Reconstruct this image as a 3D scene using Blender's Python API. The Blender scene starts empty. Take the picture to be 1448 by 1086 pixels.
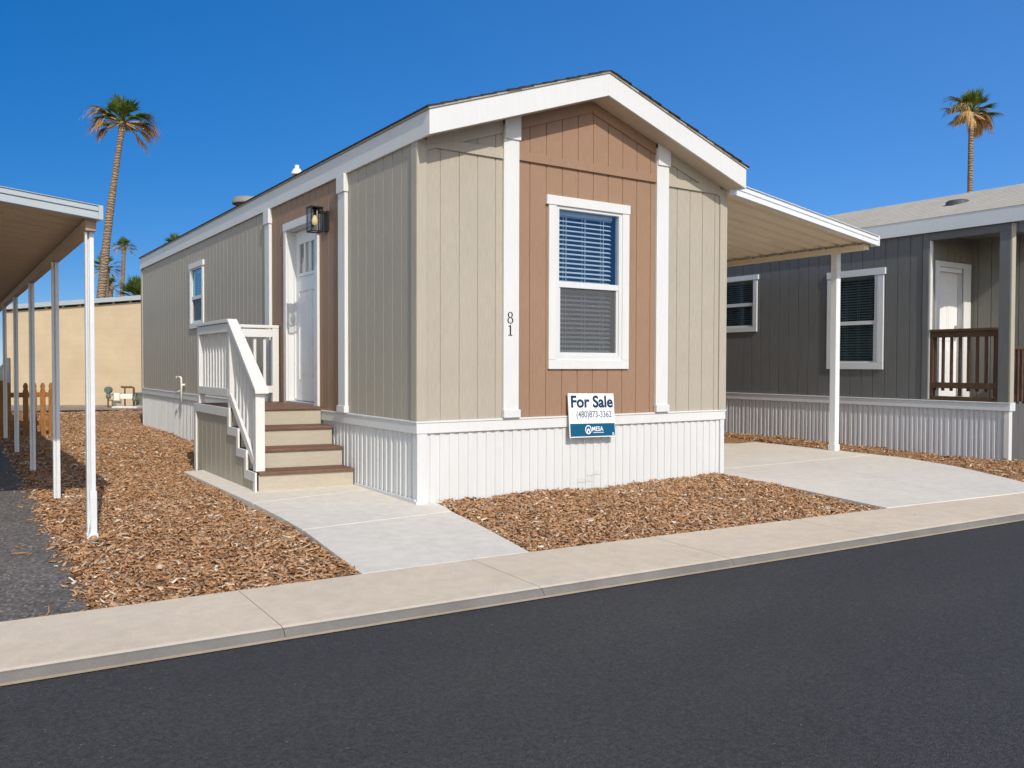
import bpy, bmesh, math, random
import numpy as np
from mathutils import Vector, Matrix, Quaternion
random.seed(7)
R = math.radians
sc = bpy.context.scene
COL = sc.collection

# ------------------------------------------------------------------ camera
CAM = Vector((-3.6463, -6.9971, 1.2989)); YAW, PIT, ROL = 0.5908, -0.0227, 0.0027
fw = Vector((math.sin(YAW)*math.cos(PIT), math.cos(YAW)*math.cos(PIT), math.sin(PIT)))
r0 = Vector((math.cos(YAW), -math.sin(YAW), 0)); u0 = r0.cross(fw)
r_ = math.cos(ROL)*r0 + math.sin(ROL)*u0; u_ = -math.sin(ROL)*r0 + math.cos(ROL)*u0
cd = bpy.data.cameras.new('camera'); co = bpy.data.objects.new('camera', cd); COL.objects.link(co)
co.matrix_world = Matrix(((r_.x, u_.x, -fw.x, CAM.x), (r_.y, u_.y, -fw.y, CAM.y), (r_.z, u_.z, -fw.z, CAM.z), (0, 0, 0, 1)))
cd.sensor_width = 36; cd.lens = 36*1206.14/1448; cd.clip_end = 3000; cd.clip_start = .05
sc.camera = co

# ------------------------------------------------------------------ light
AZ, EL = R(9.5), R(37.0)
w = bpy.data.worlds.new('World'); sc.world = w; w.use_nodes = True
nt = w.node_tree; nt.nodes.clear()
sky = nt.nodes.new('ShaderNodeTexSky'); sky.sky_type = 'NISHITA'; sky.sun_disc = False
sky.sun_elevation = EL; sky.sun_rotation = math.pi + AZ
sky.altitude = 3000; sky.air_density = 1.0; sky.dust_density = 0.0; sky.ozone_density = 10
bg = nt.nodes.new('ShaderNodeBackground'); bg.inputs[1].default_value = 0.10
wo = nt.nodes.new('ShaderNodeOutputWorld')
gmm = nt.nodes.new('ShaderNodeGamma'); gmm.inputs[1].default_value = .5
hsv = nt.nodes.new('ShaderNodeHueSaturation'); hsv.inputs['Hue'].default_value = .513; hsv.inputs['Saturation'].default_value = 1.8; hsv.inputs['Value'].default_value = 3.5
nt.links.new(sky.outputs[0], gmm.inputs[0]); nt.links.new(gmm.outputs[0], hsv.inputs['Color']); 
dv = nt.nodes.new('ShaderNodeTexCoord'); d2 = nt.nodes.new('ShaderNodeVectorMath'); d2.operation = 'DOT_PRODUCT'; d2.inputs[1].default_value = (.83, -.55, 0); nt.links.new(dv.outputs['Generated'], d2.inputs[0])
for sock, lo, hi in (('Value', 2.5, 3.45), ('Saturation', 1.62, 1.50)):   # deepest blue lies away from the sun's side
    m_ = nt.nodes.new('ShaderNodeMapRange'); m_.inputs[1].default_value = -.5; m_.inputs[2].default_value = .5; m_.inputs[3].default_value = lo; m_.inputs[4].default_value = hi
    nt.links.new(d2.outputs['Value'], m_.inputs[0]); nt.links.new(m_.outputs[0], hsv.inputs[sock])
# second sky added on the unseen left as pale fill for shaded walls
sky_fill = nt.nodes.new('ShaderNodeTexSky'); sky_fill.sky_type = 'NISHITA'; sky_fill.sun_disc = False; sky_fill.sun_elevation = EL; sky_fill.sun_rotation = math.pi + AZ
sky_fill.altitude = 300; sky_fill.air_density = 1.0; sky_fill.dust_density = 1.2; sky_fill.ozone_density = 1.0
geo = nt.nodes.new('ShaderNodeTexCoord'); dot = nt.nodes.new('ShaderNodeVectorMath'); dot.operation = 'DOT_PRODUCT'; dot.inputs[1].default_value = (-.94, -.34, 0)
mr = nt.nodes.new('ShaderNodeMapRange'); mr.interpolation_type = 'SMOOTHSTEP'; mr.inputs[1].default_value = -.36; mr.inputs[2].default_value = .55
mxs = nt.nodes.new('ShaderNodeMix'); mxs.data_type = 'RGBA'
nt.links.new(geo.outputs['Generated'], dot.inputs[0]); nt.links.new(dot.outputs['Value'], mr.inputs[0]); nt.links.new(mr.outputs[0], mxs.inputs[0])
nt.links.new(hsv.outputs[0], mxs.inputs[6]); sk2 = nt.nodes.new('ShaderNodeVectorMath'); sk2.operation = 'MULTIPLY'; sk2.inputs[1].default_value = (2.1, 2.0, 1.84); nt.links.new(sky_fill.outputs[0], sk2.inputs[0]); nt.links.new(sk2.outputs[0], mxs.inputs[7]); nt.links.new(mxs.outputs[2], bg.inputs[0]); nt.links.new(bg.outputs[0], wo.inputs[0])
sd = bpy.data.lights.new('sun', 'SUN'); sd.energy = 3.6; sd.angle = R(.5); sd.color = (1, .935, .82)
so = bpy.data.objects.new('sun', sd); COL.objects.link(so)
sdir = Vector((math.sin(AZ)*math.cos(EL), math.cos(AZ)*math.cos(EL), -math.sin(EL)))
so.rotation_euler = sdir.to_track_quat('-Z', 'Y').to_euler(); so.location = (-4, -20, 20)
sc.view_settings.view_transform = 'Standard'; sc.view_settings.look = 'None'
sc.view_settings.exposure = 0; sc.view_settings.gamma = 1

# ------------------------------------------------------------------ materials
M = {}
class NT:
    def __init__(s, name):
        s.m = bpy.data.materials.new(name); s.m.use_nodes = True; s.t = s.m.node_tree; s.t.nodes.clear()
        s.out = s.n('ShaderNodeOutputMaterial'); M[name] = s.m
    def n(s, typ, **kw):
        x = s.t.nodes.new(typ)
        for k, v in kw.items(): setattr(x, k, v)
        return x
    def l(s, a, b): s.t.links.new(a, b)
    def coord(s, scale=(1, 1, 1)):
        tc = s.n('ShaderNodeTexCoord'); mp = s.n('ShaderNodeMapping'); mp.inputs['Scale'].default_value = scale
        s.l(tc.outputs['Object'], mp.inputs[0]); return mp.outputs[0]
    def noise(s, co, scale=1, detail=4, rough=.55):
        x = s.n('ShaderNodeTexNoise'); x.inputs['Scale'].default_value = scale; x.inputs['Detail'].default_value = detail
        x.inputs['Roughness'].default_value = rough; s.l(co, x.inputs['Vector']); return x.outputs[0]
    def vor(s, co, scale=1, out='Distance', feature='F1'):
        x = s.n('ShaderNodeTexVoronoi'); x.feature = feature; x.inputs['Scale'].default_value = scale; s.l(co, x.inputs['Vector']); return x.outputs[out]
    def ramp(s, fac, stops):
        x = s.n('ShaderNodeValToRGB'); e = x.color_ramp.elements
        while len(e) < len(stops): e.new(.5)
        for i, (p, c) in enumerate(stops):
            e[i].position = p; e[i].color = (*c, 1) if len(c) == 3 else c
        s.l(fac, x.inputs[0]); return x.outputs[0]
    def mix(s, a, b, fac=.5, mode='MIX'):
        x = s.n('ShaderNodeMix', data_type='RGBA', blend_type=mode)
        for sock, v in ((x.inputs[0], fac), (x.inputs[6], a), (x.inputs[7], b)):
            if hasattr(v, 'is_output'): s.l(v, sock)
            else: sock.default_value = v if not isinstance(v, tuple) else (*v, 1)
        return x.outputs[2]
    def bump(s, h, strength, dist, prev=None):
        x = s.n('ShaderNodeBump'); x.inputs['Strength'].default_value = strength; x.inputs['Distance'].default_value = dist
        s.l(h, x.inputs['Height'])
        if prev is not None: s.l(prev, x.inputs['Normal'])
        return x.outputs[0]
    def bsdf(s, col, rough=.6, spec=.4, metal=0, normal=None, **kw):
        x = s.n('ShaderNodeBsdfPrincipled')
        if isinstance(col, tuple): x.inputs['Base Color'].default_value = (*col, 1)
        else: s.l(col, x.inputs['Base Color'])
        if isinstance(rough, (int, float)): x.inputs['Roughness'].default_value = rough
        else: s.l(rough, x.inputs['Roughness'])
        x.inputs['Specular IOR Level'].default_value = spec; x.inputs['Metallic'].default_value = metal
        for k, v in kw.items(): x.inputs[k.replace('_', ' ')].default_value = v
        if normal is not None: s.l(normal, x.inputs['Normal'])
        s.l(x.outputs[0], s.out.inputs[0]); return x
def sh(c, f): return tuple(min(1, v*f) for v in c)

def paint(name, c, rough=.55, var=.06, vs=(1.3, 1.3, 1.3), bump=.25, bs=(70, 70, 3), bd=.0015, spec=.3, fine=.04, metal=0, dirt=None):
    t = NT(name); a = t.noise(t.coord(vs), 1, 5, .6)
    col = t.ramp(a, [(.25, sh(c, 1-var)), (.75, sh(c, 1+var))])
    b = t.noise(t.coord(bs), 1, 5, .65)
    col = t.mix(col, t.ramp(b, [(.3, (1-fine*2.5,)*3), (.7, (1+fine,)*3)]), 1.0, 'MULTIPLY')
    if dirt:
        d = t.ramp(t.noise(t.coord((2.2, 2.2, .8)), 1.7, 7, .72), [(.54, (0, 0, 0)), (.80, (1, 1, 1))])
        dm = t.n('ShaderNodeMath', operation='MULTIPLY'); t.l(d, dm.inputs[0]); dm.inputs[1].default_value = dirt[1]
        col = t.mix(col, dirt[0], dm.outputs[0])
    t.bsdf(col, rough, spec, metal, t.bump(b, bump, bd)); return t.m
TAN = (.395, .358, .294); BRN = (.30, .188, .122)
paint('tan_siding', TAN, .62, .05, bump=.45, bs=(120, 120, 7), fine=.06, dirt=((.36, .33, .27), .25))
paint('tan_trim', sh(TAN, 1.02), .6, .04, bump=.3, bs=(60, 60, 4))
paint('brown_siding', BRN, .6, .05, bump=.45, bs=(120, 120, 7), fine=.06, dirt=((.30, .19, .13), .25))
paint('cream_riser', (.41, .37, .30), .6, .05, bump=.45, bs=(3, 60, 60))
paint('white_trim', (.635, .64, .64), .5, .03, bump=.15, bs=(25, 25, 3), fine=.015, dirt=((.66, .63, .58), .18))
paint('white_vinyl', (.61, .618, .62), .42, .03, bump=.06, bs=(12, 12, 2), fine=.012, dirt=((.64, .60, .54), .22))
paint('white_rail', (.65, .65, .64), .45, .04, bump=.2, bs=(40, 40, 5), fine=.02, dirt=((.6, .57, .5), .2))
paint('door_white', (.76, .765, .77), .38, .02, bump=.05, fine=.01)
paint('soffit', (.55, .47, .37), .6, .04, bump=.2)
paint('pan_white', (.88, .76, .57), .4, .05, bump=.1, bs=(2, 40, 40), fine=.02)
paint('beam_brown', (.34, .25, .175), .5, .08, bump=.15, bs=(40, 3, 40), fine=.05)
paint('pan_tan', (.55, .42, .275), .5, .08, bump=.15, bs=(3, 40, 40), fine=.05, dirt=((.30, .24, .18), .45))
paint('gutter_grey', (.36, .41, .45), .35, .05, bump=.06, bs=(4, 4, 20), spec=.5, fine=.02)
paint('aluminium_white', (.64, .66, .68), .38, .05, bump=.08, bs=(4, 4, 20), spec=.5, fine=.02, dirt=((.5, .5, .48), .3))
paint('gutter_white', (.74, .77, .80), .32, .03, bump=.04, bs=(6, 6, 6), spec=.5, fine=.01)
paint('grey_siding', (.133, .139, .142), .6, .06, bump=.45, fine=.06)
paint('grey_trim', (.58, .62, .66), .5, .04, bump=.15, fine=.02)
paint('grey_vinyl', (.58, .60, .64), .4, .05, bump=.06, bs=(12, 12, 2), fine=.02, dirt=((.36, .35, .33), .3))
paint('grey_porch', (.20, .19, .165), .6, .06, bump=.4, fine=.06)
paint('dark_panel', (.11, .11, .108), .55, .08, bump=.3)
paint('brown_wood', (.092, .052, .032), .55, .2, (5, 5, 5), bump=.5, bs=(60, 60, 6), fine=.15)
paint('fence_wood', (.31, .14, .04), .65, .25, (5, 5, 2), bump=.5, bs=(70, 70, 5), fine=.16)
paint('tread_wood', (.165, .085, .055), .6, .2, (3, 6, 6), bump=.5, bs=(5, 90, 60), fine=.14)
paint('dark_metal', (.016, .015, .015), .55, .15, bump=.05, spec=.2)
paint('black_paint', (.02, .02, .022), .4, .1, bump=.03)
paint('vent_grey', (.26, .25, .23), .5, .1, bump=.1)
paint('vent_dark', (.075, .085, .085), .5, .1, bump=.1)
paint('pvc_white', (.78, .76, .70), .4, .04, bump=.05)
paint('galv', (.42, .43, .43), .4, .12, bump=.1, metal=.5)
paint('rusty_pipe', (.15, .075, .035), .7, .35, (9, 9, 9), bump=.4, bs=(40, 40, 40), fine=.15)
paint('meter_green', (.13, .16, .14), .5, .15, bump=.1)
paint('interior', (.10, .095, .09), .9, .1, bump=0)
paint('blind', (.74, .75, .76), .5, .03, bump=0, fine=.0)
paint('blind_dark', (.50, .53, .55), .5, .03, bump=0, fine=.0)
paint('sign_white', (.78, .80, .84), .4, .02, bump=0, fine=.0)
paint('sign_blue', (.005, .085, .17), .4, .04, bump=0, fine=.0)
paint('sign_ink', (.006, .03, .07), .5, .04, bump=0, fine=.0)
paint('sign_grey', (.16, .18, .21), .5, .04, bump=0, fine=.0)
paint('wire', (.62, .62, .61), .4, .05, bump=0)

def glass(name, tint, ior=1.5, refl=(1, 1, 1)):
    t = NT(name); lw = t.n('ShaderNodeLayerWeight'); lw.inputs[0].default_value = .5; pw = t.n('ShaderNodeMath', operation='POWER'); t.l(lw.outputs['Facing'], pw.inputs[0]); pw.inputs[1].default_value = 4.0
    F0 = ((ior-1)/(ior+1))**2; fr = t.n('ShaderNodeMath', operation='MULTIPLY_ADD'); t.l(pw.outputs[0], fr.inputs[0]); fr.inputs[1].default_value = 1-F0; fr.inputs[2].default_value = F0
    tr = t.n('ShaderNodeBsdfTransparent'); tr.inputs[0].default_value = (*tint, 1)
    gl = t.n('ShaderNodeBsdfGlossy'); gl.inputs['Roughness'].default_value = .01; gl.inputs[0].default_value = (*refl, 1)
    nz = t.noise(t.coord((.8, .8, .8)), 1.2, 2); t.l(t.bump(nz, .03, .05), gl.inputs['Normal'])
    mx = t.n('ShaderNodeMixShader'); t.l(fr.outputs[0], mx.inputs[0]); t.l(tr.outputs[0], mx.inputs[1]); t.l(gl.outputs[0], mx.inputs[2])
    t.l(mx.outputs[0], t.out.inputs[0])
glass('glass', (.70, .80, .86), 2.2, (.33, .62, .86))
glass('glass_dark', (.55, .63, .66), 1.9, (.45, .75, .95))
glass('lamp_glass', (.80, .80, .78), 1.1, (.6, .6, .6))
glass('glass_door', (.35, .40, .46), 2.6)
t = NT('screen'); tr = t.n('ShaderNodeBsdfTransparent'); df = t.n('ShaderNodeBsdfDiffuse'); df.inputs[0].default_value = (.16, .155, .15, 1)
mx = t.n('ShaderNodeMixShader'); mx.inputs[0].default_value = .34; t.l(tr.outputs[0], mx.inputs[1]); t.l(df.outputs[0], mx.inputs[2]); t.l(mx.outputs[0], t.out.inputs[0])
t = NT('bulb'); b_ = t.bsdf((.85, .68, .42), .3); b_.inputs['Emission Color'].default_value = (1, .74, .38, 1); b_.inputs['Emission Strength'].default_value = .55

def shingle(name, c, var=.35):
    t = NT(name); co_ = t.coord((1, 1, 1))
    v = t.vor(t.coord((3.0, 7.0, 3.0)), 1, 'Color'); g = t.noise(co_, 160, 2, .7)
    col = t.mix(t.ramp(v, [(.2, sh(c, 1-var*.5)), (.8, sh(c, 1+var*.4))]), t.ramp(g, [(.3, (.55,)*3), (.7, (1.35,)*3)]), 1.0, 'MULTIPLY')
    t.bsdf(col, .9, .2, 0, t.bump(g, .5, .004))
shingle('shingle_dark', (.045, .044, .046)); shingle('shingle_tan', (.50, .455, .385), .10)

def concrete(name, c, var=.08, stain=(.7, .68, .64), stainamt=.4, spec=.25):
    t = NT(name)
    a = t.noise(t.coord(), 1.1, 6, .65); b = t.noise(t.coord(), 9, 5, .6); f = t.noise(t.coord(), 230, 2, .6)
    col = t.ramp(a, [(.3, sh(c, 1-var)), (.7, sh(c, 1+var))])
    col = t.mix(col, t.ramp(b, [(.35, (.93,)*3), (.65, (1.04,)*3)]), 1.0, 'MULTIPLY')
    col = t.mix(col, t.ramp(f, [(.3, (.86,)*3), (.7, (1.1,)*3)]), 1.0, 'MULTIPLY')
    st = t.ramp(t.noise(t.coord((.5, 2.2, 1)), 1.3, 7, .7), [(.52, (0, 0, 0)), (.8, (1, 1, 1))])
    dm = t.n('ShaderNodeMath', operation='MULTIPLY'); t.l(st, dm.inputs[0]); dm.inputs[1].default_value = stainamt
    col = t.mix(col, sh(stain, c[0]), dm.outputs[0])
    sp = t.vor(t.coord(), 28, 'Distance'); pit = t.ramp(sp, [(.035, (.45,)*3), (.06, (1, 1, 1))]); 
    col = t.mix(col, pit, .8, 'MULTIPLY')
    nb = t.bump(f, .25, .003); nb = t.bump(b, .15, .01, nb)
    t.bsdf(col, .85, spec, 0, nb)
concrete('concrete', (.69, .64, .56), .05, (.86, .83, .78), .35)
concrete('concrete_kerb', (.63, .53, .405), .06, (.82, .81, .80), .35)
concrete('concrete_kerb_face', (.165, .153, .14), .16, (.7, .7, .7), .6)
concrete('joint_grout', (.66, .64, .60), .04)
concrete('silt', (.46, .36, .24), .15)
t = NT('block_tan'); bt = t.n('ShaderNodeTexBrick'); tcw = t.n('ShaderNodeTexCoord'); spx = t.n('ShaderNodeSeparateXYZ'); cbx = t.n('ShaderNodeCombineXYZ')
t.l(tcw.outputs['Object'], spx.inputs[0]); t.l(spx.outputs[0], cbx.inputs[0]); t.l(spx.outputs[2], cbx.inputs[1]); t.l(cbx.outputs[0], bt.inputs['Vector'])
bt.inputs['Color1'].default_value = (.55, .44, .305, 1); bt.inputs['Color2'].default_value = (.535, .425, .29, 1); bt.inputs['Mortar'].default_value = (.52, .385, .235, 1)
bt.inputs['Scale'].default_value = 1; bt.inputs['Brick Width'].default_value = .36; bt.inputs['Row Height'].default_value = .2; bt.inputs['Mortar Size'].default_value = .006; bt.inputs['Mortar Smooth'].default_value = .6
nn_ = t.noise(t.coord((1.2, 1.2, 1.2)), 1, 6, .65); cc_ = t.mix(bt.outputs[0], t.ramp(nn_, [(.3, (.92, .91, .89)), (.7, (1.05, 1.05, 1.05))]), 1., 'MULTIPLY')
t.bsdf(cc_, .9, .15, 0, t.bump(bt.outputs[1], -.25, .01))

t = NT('asphalt')
f = t.noise(t.coord(), 260, 3, .7); m_ = t.noise(t.coord(), 60, 4, .7); big = t.noise(t.coord((.35, .9, 1)), 1.0, 6, .62)
col = t.ramp(f, [(.30, (.022, .0215, .0225)), (.52, (.048, .0465, .046)), (.72, (.092, .089, .086))])
col = t.mix(col, t.ramp(m_, [(.3, (.58,)*3), (.7, (1.4,)*3)]), 1.0, 'MULTIPLY')
col = t.mix(col, t.ramp(big, [(.3, (.86, .87, .89)), (.7, (1.13, 1.12, 1.10))]), 1.0, 'MULTIPLY')
sp = t.vor(t.coord(), 42, 'Distance'); spc = t.vor(t.coord(), 42, 'Color')
spm = t.ramp(sp, [(.13, (1, 1, 1)), (.22, (0, 0, 0))]); sel = t.ramp(spc, [(.84, (0, 0, 0)), (.92, (1, 1, 1))])
mm = t.n('ShaderNodeMath', operation='MULTIPLY'); t.l(spm, mm.inputs[0]); t.l(sel, mm.inputs[1])
col = t.mix(col, (.17, .165, .155), mm.outputs[0])
vb = t.vor(t.coord(), 150, 'Distance')
nb = t.bump(vb, .55, .005); nb = t.bump(m_, .4, .006, nb)
t.bsdf(col, .78, .35, 0, nb)

t = NT('gravel_asphalt')
v = t.vor(t.coord((1, 1, 1)), 60, 'Color'); d = t.vor(t.coord(), 60, 'Distance'); big = t.noise(t.coord(), 1.5, 6, .65)
col = t.ramp(v, [(.0, (.07, .062, .058)), (.55, (.15, .134, .123)), (.82, (.22, .195, .175)), (1., (.48, .43, .37))])
col = t.mix(col, t.ramp(big, [(.3, (.8,)*3), (.7, (1.15,)*3)]), 1.0, 'MULTIPLY')
t.bsdf(col, .9, .25, 0, t.bump(d, .9, .008))

t = NT('mulch_base')
co_ = t.coord(); wv = t.noise(co_, 7, 4); wm = t.mix(co_, wv, .12)
v = t.vor(wm, 42, 'Color'); d = t.vor(wm, 42, 'Distance')
col = t.ramp(v, [(.05, (.16, .085, .042)), (.4, (.32, .175, .085)), (.7, (.44, .255, .13)), (1, (.52, .33, .18))])
t.bsdf(col, .9, .15, 0, t.bump(d, 1, .02))
t = NT('wood_chip')
g = t.n('ShaderNodeNewGeometry')
col = t.ramp(g.outputs['Random Per Island'], [(0, (.16, .08, .042)), (.16, (.29, .152, .072)), (.42, (.44, .235, .115)), (.64, (.53, .31, .165)), (.8, (.42, .262, .155)), (.90, (.33, .25, .195)), (.965, (.66, .50, .33)), (1, (.74, .66, .54))])
gr = t.noise(t.coord((1, 1, 1)), 120, 3); col = t.mix(col, t.ramp(gr, [(.3, (.75,)*3), (.7, (1.2,)*3)]), 1., 'MULTIPLY')
t.bsdf(col, .8, .2, 0, t.bump(gr, .4, .003))
t = NT('gravel')
v = t.vor(t.coord(), 32, 'Color'); d = t.vor(t.coord(), 32, 'Distance')
col = t.ramp(v, [(.1, (.20, .15, .115)), (.5, (.34, .27, .215)), (.9, (.48, .41, .34))])
t.bsdf(col, .9, .2, 0, t.bump(d, 1, .03))
t = NT('earth'); a = t.noise(t.coord(), .6, 8, .65); t.bsdf(t.ramp(a, [(.3, (.27, .19, .125)), (.7, (.38, .29, .2))]), .95, .1)

def leaf(name, c0, c1, trans=.25):
    t = NT(name); g = t.n('ShaderNodeNewGeometry'); col = t.ramp(g.outputs['Random Per Island'], [(0, c0), (1, c1)])
    b = t.bsdf(col, .5, .4); tl = t.n('ShaderNodeBsdfTranslucent'); t.l(col, tl.inputs[0])
    mx = t.n('ShaderNodeMixShader'); mx.inputs[0].default_value = trans
    t.l(b.outputs[0], mx.inputs[1]); t.l(tl.outputs[0], mx.inputs[2]); t.l(mx.outputs[0], t.out.inputs[0])
leaf('palm_green', (.07, .125, .02), (.20, .28, .06), .4); leaf('palm_dead', (.42, .26, .10), (.74, .52, .25), .35); 
leaf('palm_olive', (.10, .10, .025), (.22, .19, .055))
t = NT('palm_trunk'); w1 = t.n('ShaderNodeTexWave', wave_type='BANDS', bands_direction='Z'); w1.inputs['Scale'].default_value = 2.6; w1.inputs['Distortion'].default_value = 7.0; w1.inputs['Detail'].default_value = 4; w1.inputs['Detail Scale'].default_value = 1.7
t.l(t.coord(), w1.inputs['Vector']); n1 = t.noise(t.coord((3, 3, 14)), 1.2, 5)
col = t.mix(t.ramp(w1.outputs[1], [(.05, (.17, .12, .082)), (.5, (.30, .22, .15))]), t.ramp(n1, [(.3, (.7,)*3), (.7, (1.3,)*3)]), 1., 'MULTIPLY')
t.bsdf(col, .9, .15, 0, t.bump(w1.outputs[1], .8, .05))

# ------------------------------------------------------------------ mesh builder
class MB:
    def __init__(s): s.v = []; s.f = []; s.mi = []; s.cur = 0
    def quad(s, *p):
        i = len(s.v); s.v += [tuple(q) for q in p]; s.f.append(tuple(range(i, i+len(p)))); s.mi.append(s.cur); return s
    def hexa(s, b, t):   # b: 4 bottom pts ccw from above, t: 4 top
        i = len(s.v); s.v += [tuple(q) for q in b] + [tuple(q) for q in t]
        for f in ((3, 2, 1, 0), (4, 5, 6, 7), (0, 1, 5, 4), (1, 2, 6, 5), (2, 3, 7, 6), (3, 0, 4, 7)): s.f.append(tuple(i+k for k in f)); s.mi.append(s.cur)
        return s
    def box(s, x0, x1, y0, y1, z0, z1):
        return s.hexa(((x0, y0, z0), (x1, y0, z0), (x1, y1, z0), (x0, y1, z0)), ((x0, y0, z1), (x1, y0, z1), (x1, y1, z1), (x0, y1, z1)))
    def obox(s, c, ax, ay, az):   # oriented box from centre and half-vectors
        c = Vector(c); ax, ay, az = Vector(ax), Vector(ay), Vector(az)
        q = lambda i, j, k: c + ax*i + ay*j + az*k
        return s.hexa((q(-1, -1, -1), q(1, -1, -1), q(1, 1, -1), q(-1, 1, -1)), (q(-1, -1, 1), q(1, -1, 1), q(1, 1, 1), q(-1, 1, 1)))
    def bar(s, a, b, w, h, up=(0, 0, 1)):
        a, b = Vector(a), Vector(b); d = (b-a); up = Vector(up)
        sx = d.cross(up).normalized(); uz = sx.cross(d).normalized()
        return s.obox((a+b)/2, d/2, -sx*w/2, uz*h/2)
    def prism(s, poly, off):   # poly 3d pts (ccw seen from the front), extruded by off
        n = len(poly); i = len(s.v); off = Vector(off)
        s.v += [tuple(p) for p in poly] + [tuple(Vector(p)+off) for p in poly]
        s.f.append(tuple(i+k for k in range(n))); s.f.append(tuple(i+n+k for k in reversed(range(n)))); s.mi += [s.cur]*2
        for k in range(n): s.f.append((i+k, i+n+k, i+n+(k+1) % n, i+(k+1) % n)); s.mi.append(s.cur)
        return s
    def tube(s, pts, rad, n=10, cap=True):
        pts = [Vector(p) for p in pts]; rings = []
        rads = rad if isinstance(rad, (list, tuple)) else [rad]*len(pts)
        ref = Vector((0, 0, 1))
        for k, p in enumerate(pts):
            d = (pts[min(k+1, len(pts)-1)] - pts[max(k-1, 0)]).normalized()
            if abs(d.dot(ref)) > .95: ref2 = Vector((1, 0, 0))
            else: ref2 = ref
            a = d.cross(ref2).normalized(); b = d.cross(a).normalized(); i = len(s.v)
            for j in range(n):
                th = 2*math.pi*j/n; s.v.append(tuple(p + (a*math.cos(th) + b*math.sin(th))*rads[k]))
            rings.append(i)
        for k in range(len(pts)-1):
            for j in range(n):
                s.f.append((rings[k]+j, rings[k]+(j+1) % n, rings[k+1]+(j+1) % n, rings[k+1]+j)); s.mi.append(s.cur)
        if cap:
            s.f.append(tuple(rings[0]+j for j in reversed(range(n)))); s.f.append(tuple(rings[-1]+j for j in range(n))); s.mi += [s.cur]*2
        return s
    def lathe(s, c, prof, n=20):
        return s.tube([(c[0], c[1], c[2]+z) for r, z in prof], [max(r, 1e-4) for r, z in prof], n)
    def build(s, name, mats, parent=None, bevel=0, smooth=False, label=None, fix=True):
        me = bpy.data.meshes.new(name); me.from_pydata(s.v, [], s.f)
        mats = mats if isinstance(mats, (list, tuple)) else [mats]
        for m in mats: me.materials.append(M[m])
        if len(mats) > 1: me.polygons.foreach_set('material_index', s.mi)
        if fix:
            bm = bmesh.new(); bm.from_mesh(me); bmesh.ops.recalc_face_normals(bm, faces=bm.faces[:]); bm.to_mesh(me); bm.free()
        if smooth: me.polygons.foreach_set('use_smooth', [True]*len(me.polygons))
        me.update(); o = bpy.data.objects.new(name, me); COL.objects.link(o)
        if bevel:
            md = o.modifiers.new('bevel', 'BEVEL'); md.width = bevel; md.segments = 2; md.limit_method = 'ANGLE'; md.angle_limit = R(50); md.harden_normals = False
        if parent is not None:
            o.parent = parent; o.matrix_parent_inverse = Matrix.Translation(-parent.matrix_basis.translation) if parent.type == 'EMPTY' else Matrix.Identity(4)
        if label: o['label'] = label
        return o
def thing(name, loc, label, cat, group=None):
    o = bpy.data.objects.new(name, None); COL.objects.link(o); o.location = loc; o.empty_display_size = .2
    o['label'] = label; o['category'] = cat
    if group: o['group'] = group
    return o
def struct(o, label=None):
    o['kind'] = 'structure'
    if label: o['label'] = label
    return o
def part(name, mats, parent, bevel=0, label=None, smooth=False):
    class _P(MB):
        def done(s): return s.build(name, mats, parent, bevel, smooth, label)
    return _P()
def pbox(name, m, parent, b, bevel=.003, label=None):
    mb = MB(); mb.box(*b); return mb.build(name, m, parent, bevel, label=label)

def sheet_wall(mb, O, U, N, prof, zb, zt, holes=(), apex=None):
    """Profiled cladding: prof = [(u, n)...] along U, offset n along N, from zb up to zt(u); holes = (u0,u1,z0,z1)."""
    O, U, N = Vector(O), Vector(U), Vector(N); us = set()
    for h in holes: us |= {h[0], h[1]}
    if apex is not None: us.add(apex)
    pr = []
    for (a, na), (b, nb) in zip(prof, prof[1:]):
        pr.append((a, na))
        for c in sorted(us):
            if a+1e-6 < c < b-1e-6: pr.append((c, na + (nb-na)*(c-a)/(b-a)))
    pr.append(prof[-1]); P = lambda u, n, z: O + U*u + N*n + Vector((0, 0, z))
    ztf = zt if callable(zt) else (lambda u: zt)
    for (a, na), (b, nb) in zip(pr, pr[1:]):
        segs = [(zb, None)]; mid = (a+b)/2
        for h in sorted(holes, key=lambda h: h[2]):
            if h[0]-1e-6 <= mid <= h[1]+1e-6:
                segs[-1] = (segs[-1][0], h[2]); segs.append((h[3], None))
        for z0, z1 in segs:
            ta, tb = (ztf(a), ztf(b)) if z1 is None else (z1, z1)
            if ta <= z0+1e-6 and tb <= z0+1e-6: continue
            mb.quad(P(a, na, z0), P(b, nb, z0), P(b, nb, tb), P(a, na, ta))
def grooves(u0, u1, phase, pitch=.2032, w=.011, d=.011):
    pr = [(u0, 0)]; k = math.ceil((u0+.012-phase)/pitch)
    while phase+k*pitch < u1-.012:
        c = phase+k*pitch; pr += [(c-w/2-.0015, 0), (c-w/2+.001, -d), (c+w/2-.001, -d), (c+w/2+.0015, 0)]; k += 1
    return pr + [(u1, 0)]
def ribs(u0, u1, pitch=.102, seed=1, d=.014, irregular=.0):
    rg = random.Random(seed); pr = [(u0, 0)]; u = u0+.03
    while u < u1-.06:
        a = pitch*(1+rg.uniform(-irregular, irregular))
        pr += [(u, 0), (u+.004, d), (u+a*.52, d), (u+a*.52+.004, 0)]
        if rg.random() < .5 and irregular: pr += [(u+a*.76, 0), (u+a*.76+.004, d*.55), (u+a*.76+.010, d*.55), (u+a*.76+.014, 0)]
        u += a
    return pr + [(u1, 0)]

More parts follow.
